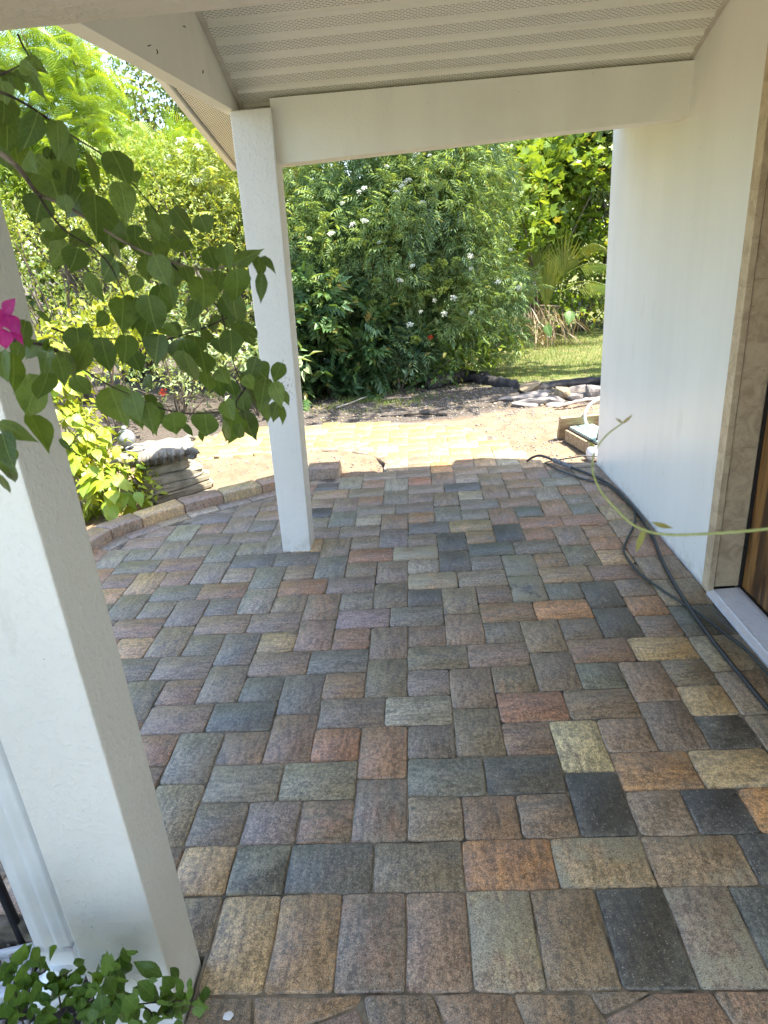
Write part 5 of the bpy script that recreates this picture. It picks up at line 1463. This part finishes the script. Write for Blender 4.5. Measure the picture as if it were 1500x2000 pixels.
# ---- feathery tree top left and the oak behind it
cl = clumps_in((-4.75, 9.9, 3.35), (1.25, 0.9, 1.2), 62, 0.42, rs0, 1.9, 0.3) + clumps_in((-2.95, 10.2, 2.75), (0.55, 0.5, 0.45), 16, 0.34, rs0, None, 0.2)
plant('feathery_tree', 'bright green feathery leaved tree at the top left under the beam', 'tree', (-4.3, 10.3, -0.05), cl, 230, T_feather(), 0.32, 'acacia', 51, stems=20, r0=0.05, up_bias=0.05, rnd=0.7, parts=('trunk', 'crown'))
cl = clumps_in((-4.7, 14.5, 3.95), (1.7, 1.2, 1.25), 66, 0.52, rs0, 2.4, 0.4)
plant('oak_tree', 'grey green oak behind the feathery tree under the open sky', 'tree', (-4.6, 14.8, -0.05), cl, 720, T_leaf(0.5), 0.105, 'oak', 52, stems=18, r0=0.09, parts=('trunk', 'crown'))
# tall oak whose trunk stands behind the house wall; it throws the shade on the elder
cl = clumps_in((2.55, 8.3, 5.6), (1.7, 0.7, 0.8), 34, 0.5, rs0, None, 0.1) + clumps_in((2.55, 6.85, 5.5), (1.5, 0.42, 0.45), 46, 0.42, rs0, None, 0.1)
plant('oak_tree', 'tall spreading oak standing behind the white wall shading the elder bush', 'tree', (4.7, 8.4, -0.05), cl, 75, T_leaf(0.6), 0.17, 'oak', 53, stems=18, r0=0.12, parts=('trunk', 'crown'))

# ---- the wood behind everything
rs = np.random.RandomState(61)
cw = []
for x in np.arange(-15, 13, 0.9):
    top = 4.2 if x < -3 else 4.8
    for z in np.arange(0.4, top, 0.8):
        cw.append((x + rs.normal(0, 0.3), 16.5 + rs.normal(0, 0.6), z + rs.normal(0, 0.2), 0.85 * rs.uniform(0.7, 1.2)))
P, A = crown(cw, 230, rs, up_bias=0.3)
woods = leaf_mesh('woods', T_leaf(0.6), P, A, 0.26 * rs.uniform(0.6, 1.2, len(P)), rs, None, M['woods'])
tag(woods, kind='stuff')
cw = []
for x in np.arange(-7.5, 5.5, 0.75):
    for z in np.arange(0.3, 2.6 if x < -2.6 else 3.6, 0.6):
        cw.append((x + rs.normal(0, 0.2), 12.6 + rs.normal(0, 0.3), z + rs.normal(0, 0.15), 0.6 * rs.uniform(0.7, 1.2)))
P, A = crown(cw, 300, rs, up_bias=0.3)
tag(leaf_mesh('undergrowth', T_leaf(0.55), P, A, 0.15 * rs.uniform(0.6, 1.2, len(P)), rs, None, M['woods']), kind='stuff')

# ---- grass, weeds, pebbles, litter
n = 26000
P = np.stack([rs.uniform(0.1, 4.2, n), rs.uniform(8.2, 12.0, n), np.zeros(n)], 1)
dens = 0.5 + 0.5 * np.sin(P[:, 0] * 2.1 + 1.2 * np.sin(P[:, 1] * 1.7)) * np.sin(P[:, 1] * 2.7)
P = P[(P[:, 1] + 0.25 * P[:, 0] > 8.65 + 0.3 * np.sin(P[:, 0] * 4)) & (rs.uniform(size=n) < 0.35 + 0.65 * dens)]
m = 2600
Q = np.stack([rs.normal(-0.55, 0.45, m), rs.normal(7.75, 0.28, m), np.zeros(m)], 1)
Q = Q[(np.sin(Q[:, 0] * 7) * np.sin(Q[:, 1] * 9) > -0.2)]
P = np.concatenate([P, Q])
P[:, 2] = [ground_z(x, y) for x, y in P[:, :2]]
A = np.stack([rs.normal(0, 0.45, len(P)), rs.normal(0, 0.45, len(P)), np.ones(len(P))], 1)
tag(leaf_mesh('grass', T_leaf(0.10, 0.02, -0.0), P, A, rs.uniform(0.025, 0.065, len(P)), rs, None, M['grass'], up=(0, -1, 0.2)), kind='stuff')
n = 3600
P = np.concatenate([np.stack([rs.uniform(-1.4, 2.3, n), rs.uniform(6.75, 8.4, n), np.zeros(n)], 1),
                    np.stack([rs.uniform(0.5, 1.9, 1500), rs.uniform(5.15, 7.0, 1500), np.zeros(1500)], 1),
                    np.stack([rs.uniform(-2.2, -0.3, 500), rs.uniform(4.9, 5.7, 500), np.zeros(500)], 1)])
P = P[[not inside(walk_poly, x, y) for x, y in P[:, :2]]]
P[:, 2] = [ground_z(x, y) + 0.002 for x, y in P[:, :2]]
ov = np.array([(1, 0, 0), (-1, 0, 0), (0, 1, 0), (0, -1, 0), (0, 0, 0.7), (0, 0, -0.7)], float)
of = np.array([(0, 2, 4), (2, 1, 4), (1, 3, 4), (3, 0, 4), (2, 0, 5), (1, 2, 5), (3, 1, 5), (0, 3, 5)])
A = rs.normal(size=P.shape)
tag(leaf_mesh('gravel', (ov, of), P, A, 0.004 + 0.011 * rs.uniform(size=len(P)) ** 3, rs, None, M['pebble']), kind='stuff')
n = 900
P = np.stack([rs.uniform(-1.6, 1.6, n), rs.uniform(6.9, 8.6, n), np.full(n, -0.045)], 1)
A = np.stack([rs.normal(size=n), rs.normal(size=n), rs.normal(size=n) * 0.15], 1)
tag(leaf_mesh('leaf_litter', T_leaf(0.45, 0.1), P, A, rs.uniform(0.02, 0.05, n), rs, None, M['thatch']), kind='stuff')
n = 420
P = np.stack([rs.uniform(-1.5, -0.9, n), rs.uniform(1.0, 1.27, n), np.full(n, -0.085)], 1)
tag(leaf_mesh('gravel', (ov, of), P, rs.normal(size=P.shape), rs.uniform(0.004, 0.014, n), rs, None, M['pebble']), kind='stuff')

# ================================================================ near leaves
def blade(w=0.78, tip=0.16, fold=0.22, curl=0.16, ripple=0.02, seed=0, heart=True):
    """one leaf, unit length along y, face up z"""
    rr = random.Random(seed)
    prof = ([(0.0, 0.05), (0.03, 0.26), (0.12, 0.42), (0.26, 0.495), (0.42, 0.47), (0.58, 0.37), (0.74, 0.22), (0.86, 0.095), (0.94, 0.035), (1.0, 0.0)] if heart else
            [(0.0, 0.03), (0.08, 0.18), (0.22, 0.38), (0.40, 0.5), (0.56, 0.47), (0.72, 0.33), (0.86, 0.16), (0.95, 0.05), (1.0, 0.0)])
    vs, fs = [], []
    k1, k2 = rr.uniform(-.12, .12), rr.uniform(0.6, 1.4)
    for t, h in prof:
        mid = (k1 * t * t, t, -curl * k2 * t * t)
        for s in (-1, -0.5, 0, 0.5, 1):
            x = s * h * w
            z = mid[2] + abs(x) * fold - abs(s) ** 3 * h * 0.12 + rr.uniform(-1, 1) * ripple * abs(s)
            yb = t - (0.06 * abs(s) if heart and t < 0.1 else 0)
            vs.append((mid[0] + x, yb, z))
    for i in range(len(prof) - 1):
        for c in range(4):
            a = i * 5 + c
            fs.append((a, a + 1, a + 6, a + 5))
    # petiole
    b = len(vs)
    vs += [(-0.012, 0.02, 0), (0.012, 0.02, 0), (0.010, -0.22, 0.05), (-0.010, -0.22, 0.05)]
    fs.append((b, b + 3, b + 2, b + 1))
    return data('leaf', vs, fs, True)
BL = [blade(0.80, seed=s, fold=f, curl=c) for s, f, c in ((1, .10, .15), (2, .25, .25), (3, .4, .1), (4, .18, .35), (5, .32, .2))]
LOWL = [blade(0.86, seed=s + 20, fold=f, curl=c, heart=False) for s, f, c in ((1, .10, .15), (2, .22, .25), (3, .3, .12), (4, .15, .3))]
BRM = [blade(0.86, seed=s + 80, fold=f, curl=c, heart=False) for s, f, c in ((1, .15, .2), (2, .3, .3))]
TARO = blade(0.9, seed=99, fold=.2, curl=.2)
NARROW = [blade(0.5, seed=s + 40, fold=.3, curl=.2, heart=False) for s in range(2)]

def set_leaf(parent, inv_, mesh, mat, bx, by, bz, tx, ty, tz, w, rng, tilt=0.75, name='leaf', grow=1.0):
    b, t = Vector((bx, by, bz)), Vector((tx, ty, tz))
    w *= grow
    t = b + (t - b) * (0.5 + 0.5 * grow)
    y = (t - b)
    L = y.length
    y.normalize()
    view = (Vector((0, 0, CAM_H)) - b).normalized()
    z = (view - y * view.dot(y)).normalized()
    a = rng.uniform(-tilt, tilt)
    z = (z * math.cos(a) + y.cross(z) * math.sin(a)).normalized()
    x = y.cross(z)
    base_w = 0.8
    sx = max(0.45, min(1.7, w / max(math.cos(a), 0.55) / (L * base_w)))
    m = Matrix((x * L * sx, y * L, z * L)).transposed().to_4x4()
    m.translation = b
    o = link(name, mesh, M[mat], parent)
    o.matrix_parent_inverse = inv_
    o.matrix_basis = m
    return o

br = random.Random(17)
boug = empty('bougainvillea', (-1.1, 1.0, 1.0), 'hanging bougainvillea shoots with heart shaped leaves across the upper left', 'climbing plant')
binv = Matrix.Translation((1.1, -1.0, -1.0))
for row in LEAVES:
    set_leaf(boug, binv, br.choice(BL), 'boug', *row, br, 1.0, 'leaf', 1.05)
    if br.random() < 0.4:
        q = Vector((br.uniform(-.03, .03), br.uniform(0.02, 0.08), br.uniform(-.03, .03)))
        set_leaf(boug, binv, br.choice(BL), 'boug', row[0] + q.x, row[1] + q.y, row[2] + q.z, row[3] + q.x + br.uniform(-.02, .02), row[4] + q.y, row[5] + q.z, row[6], br, 0.9)
for k, s in enumerate(STEMS):
    P = spline(s, 5)
    r0 = 0.0030 if k in (1, 9) else 0.0019
    if k == 1:
        r0 = 0.0036
    o = MB().tube(P, [r0 * (1 - 0.6 * i / (len(P) - 1)) for i in range(len(P))], 6).build('shoot', M['bark' if k == 1 else 'stemdark'], boug, True)
    o.matrix_parent_inverse = binv
# the shoots spring from a stem outside the picture, rooted in the bed
o = MB().tube(spline([(-1.05, 0.75, -0.12), (-1.1, 0.72, 0.5), (-1.06, 0.76, 1.0), (-0.98, 0.82, 1.35), (-0.93, 0.86, 1.6)], 6), 0.011, 8).build('main_stem', M['bark'], boug, True)
o.matrix_parent_inverse = binv
# leaf mass added out of view to keep light off the near pillar
P, A = crown(clumps_in((-1.28, 0.22, 0.75), (0.30, 0.42, 0.75), 34, 0.17, rs0, 0.05, 0.1), 2600, rs0, up_bias=0.1)
o = leaf_mesh('light_blocking_leaves', T_leaf(0.75, 0.1, 0.15), P, A, rs0.uniform(0.04, 0.07, len(P)), rs0, boug, M['oak'], kind='stuff')
o.matrix_parent_inverse = binv
for row in BRACTS:
    set_leaf(boug, binv, br.choice(BRM), 'bract', *row, br, 0.4, 'bract')

low = empty('low_shrub', (-0.7, 0.8, -0.1), 'glossy leaved low shrub at the bottom left foot of the pillar', 'shrub')
linv = Matrix.Translation((0.7, -0.8, 0.1))
for row in LOW:
    set_leaf(low, linv, br.choice(LOWL), 'lowleaf', *row, br, 0.6, 'leaf', 1.2)
    q = br.uniform(-0.014, 0.014), br.uniform(0.015, 0.05), br.uniform(-0.03, 0.004)
    a = br.uniform(-0.02, 0.02), br.uniform(-0.02, 0.02)
    set_leaf(low, linv, br.choice(LOWL), 'lowleaf', row[0] + q[0], row[1] + q[1], row[2] + q[2], row[3] + q[0] + a[0], row[4] + q[1], row[5] + q[2] + a[1], row[6], br, 0.7, 'leaf', 1.15)
    q = br.uniform(-0.035, 0.025), br.uniform(0.0, 0.04), br.uniform(-0.045, -0.005)
    set_leaf(low, linv, br.choice(LOWL), 'lowleaf', row[0] + q[0], row[1] + q[1], row[2] + q[2], row[3] + q[0] + a[1], row[4] + q[1], row[5] + q[2] + a[0], row[6], br, 0.9, 'leaf', 1.1)
for s in LSTEMS:
    P = spline(s, 5)
    o = MB().tube(P, [0.0022 * (1 - 0.5 * i / (len(P) - 1)) for i in range(len(P))], 6).build('twig', M['stemdark'], low, True)
    o.matrix_parent_inverse = linv
o = MB().tube(spline([(-0.86, 0.72, -0.12), (-0.84, 0.74, 0.02), (-0.79, 0.80, 0.10), (LSTEMS[0][0][0], LSTEMS[0][0][1], LSTEMS[0][0][2])], 5), 0.004, 6).build('twig', M['stemdark'], low, True)
o.matrix_parent_inverse = linv

tend = empty('vine_shoot', (0.6, 0.4, 1.2), 'thin pale green vine shoot arching in front of the door and wall', 'vine')
tinv = Matrix.Translation((-0.6, -0.4, -1.2))
pts = TENDRIL + [[0.62, 0.36, 1.36], [0.80, 0.2, 1.2], [0.95, -0.1, 0.6], [1.0, -0.3, 0.01]]
P = spline(pts, 6)
o = MB().tube(P, [0.0006 + 0.0006 * min(1, i / 45) for i in range(len(P))], 8).build('stem', M['stemgreen'], tend, True)
o.matrix_parent_inverse = tinv
for row in TLEAVES:
    set_leaf(tend, tinv, br.choice(NARROW), 'young', *row, br, 0.5)

# heart leaves under the palm
tr_ = random.Random(3)
for bx, by, bz, tx, ty, tz, w in ((2.02, 10.6, 0.30, 2.06, 10.46, 0.14, 0.12), (2.42, 10.8, 0.46, 2.36, 10.64, 0.30, 0.15)):
    o = set_leaf(taro, Matrix.Translation((-2.2, -10.7, 0.05)), TARO, 'lowleaf', bx, by, bz, tx, ty, tz, w, tr_, 0.2)
    o = MB().tube([(bx, by + 0.05, -0.06), (bx + 0.02, by + 0.05, bz * 0.6), (bx, by, bz)], 0.008, 6).build('stalk', M['stemgreen'], taro, True)
    o.matrix_parent_inverse = Matrix.Translation((-2.2, -10.7, 0.05))

# lime vine spilling over the bed behind the low wall: big single leaves
lime = empty('lime_vine', (-2.45, 4.6, -0.12), 'chartreuse vine with big pointed leaves spilling over the bed by the pillar', 'vine')
vinv = Matrix.Translation((2.45, -4.6, 0.12))
lr = random.Random(23)
LM = [blade(0.62, seed=s + 60, fold=.25, curl=.3) for s in range(4)]
mound = [(-2.30, 4.70, 0.05, 0.30), (-2.50, 4.85, 0.22, 0.30), (-2.72, 4.98, 0.48, 0.26), (-2.86, 5.1, 0.78, 0.26), (-2.62, 4.75, 0.1, 0.32), (-2.85, 5.0, 0.45, 0.35), (-2.95, 5.2, 0.95, 0.28)]
for k in range(290):
    cx, cy, cz, r = mound[k % len(mound)]
    d = Vector((lr.gauss(0, 1), lr.gauss(-0.5, 1), lr.gauss(0.35, 1))).normalized()
    p = Vector((cx, cy, cz)) + d * r * lr.uniform(0.6, 1.05)
    if p.z < -0.08:
        p.z = -0.08 + lr.uniform(0, 0.1)
    L = lr.uniform(0.10, 0.165)
    y = (d * 0.6 + Vector((lr.uniform(-.6, .6), lr.uniform(-.6, .6), -0.55 + lr.uniform(-.3, .3)))).normalized()
    up = (d + Vector((lr.uniform(-.4, .4), lr.uniform(-.4, .4), 0.7))).normalized()
    z = (up - y * up.dot(y)).normalized()
    x = y.cross(z)
    m = Matrix((x * L, y * L, z * L)).transposed().to_4x4()
    m.translation = p
    o = link('leaf', lr.choice(LM), M['lime'], lime)
    o.matrix_parent_inverse = vinv
    o.matrix_basis = m
P, A = crown([(x, y + 0.05, z, r) for x, y, z, r in mound], 2400, rs, up_bias=0.1)
P[:, 2] = np.maximum(P[:, 2], -0.1)
A[:, 2] -= 0.5
o = leaf_mesh('small_foliage', T_leaf(0.5, 0.1, 0.2), P, A, rs.uniform(0.045, 0.095, len(P)), rs, lime, M['gold'], kind='stuff')
o.matrix_parent_inverse = vinv
mb = MB()
for cx, cy, cz, r in mound:
    for q in range(4):
        mb.tube(spline([(-2.45 + lr.uniform(-.1, .1), 4.75 + lr.uniform(-.1, .1), -0.13), (cx + lr.uniform(-r, r) * .5, cy + lr.uniform(-r, r) * .5, max(cz * 0.6, 0)), (cx + lr.uniform(-r, r) * .7, cy + lr.uniform(-r, r) * .7, cz + r * 0.6)], 4), 0.004, 5)
o = mb.build('runner', M['stemgreen'], lime, True)
o.matrix_parent_inverse = vinv
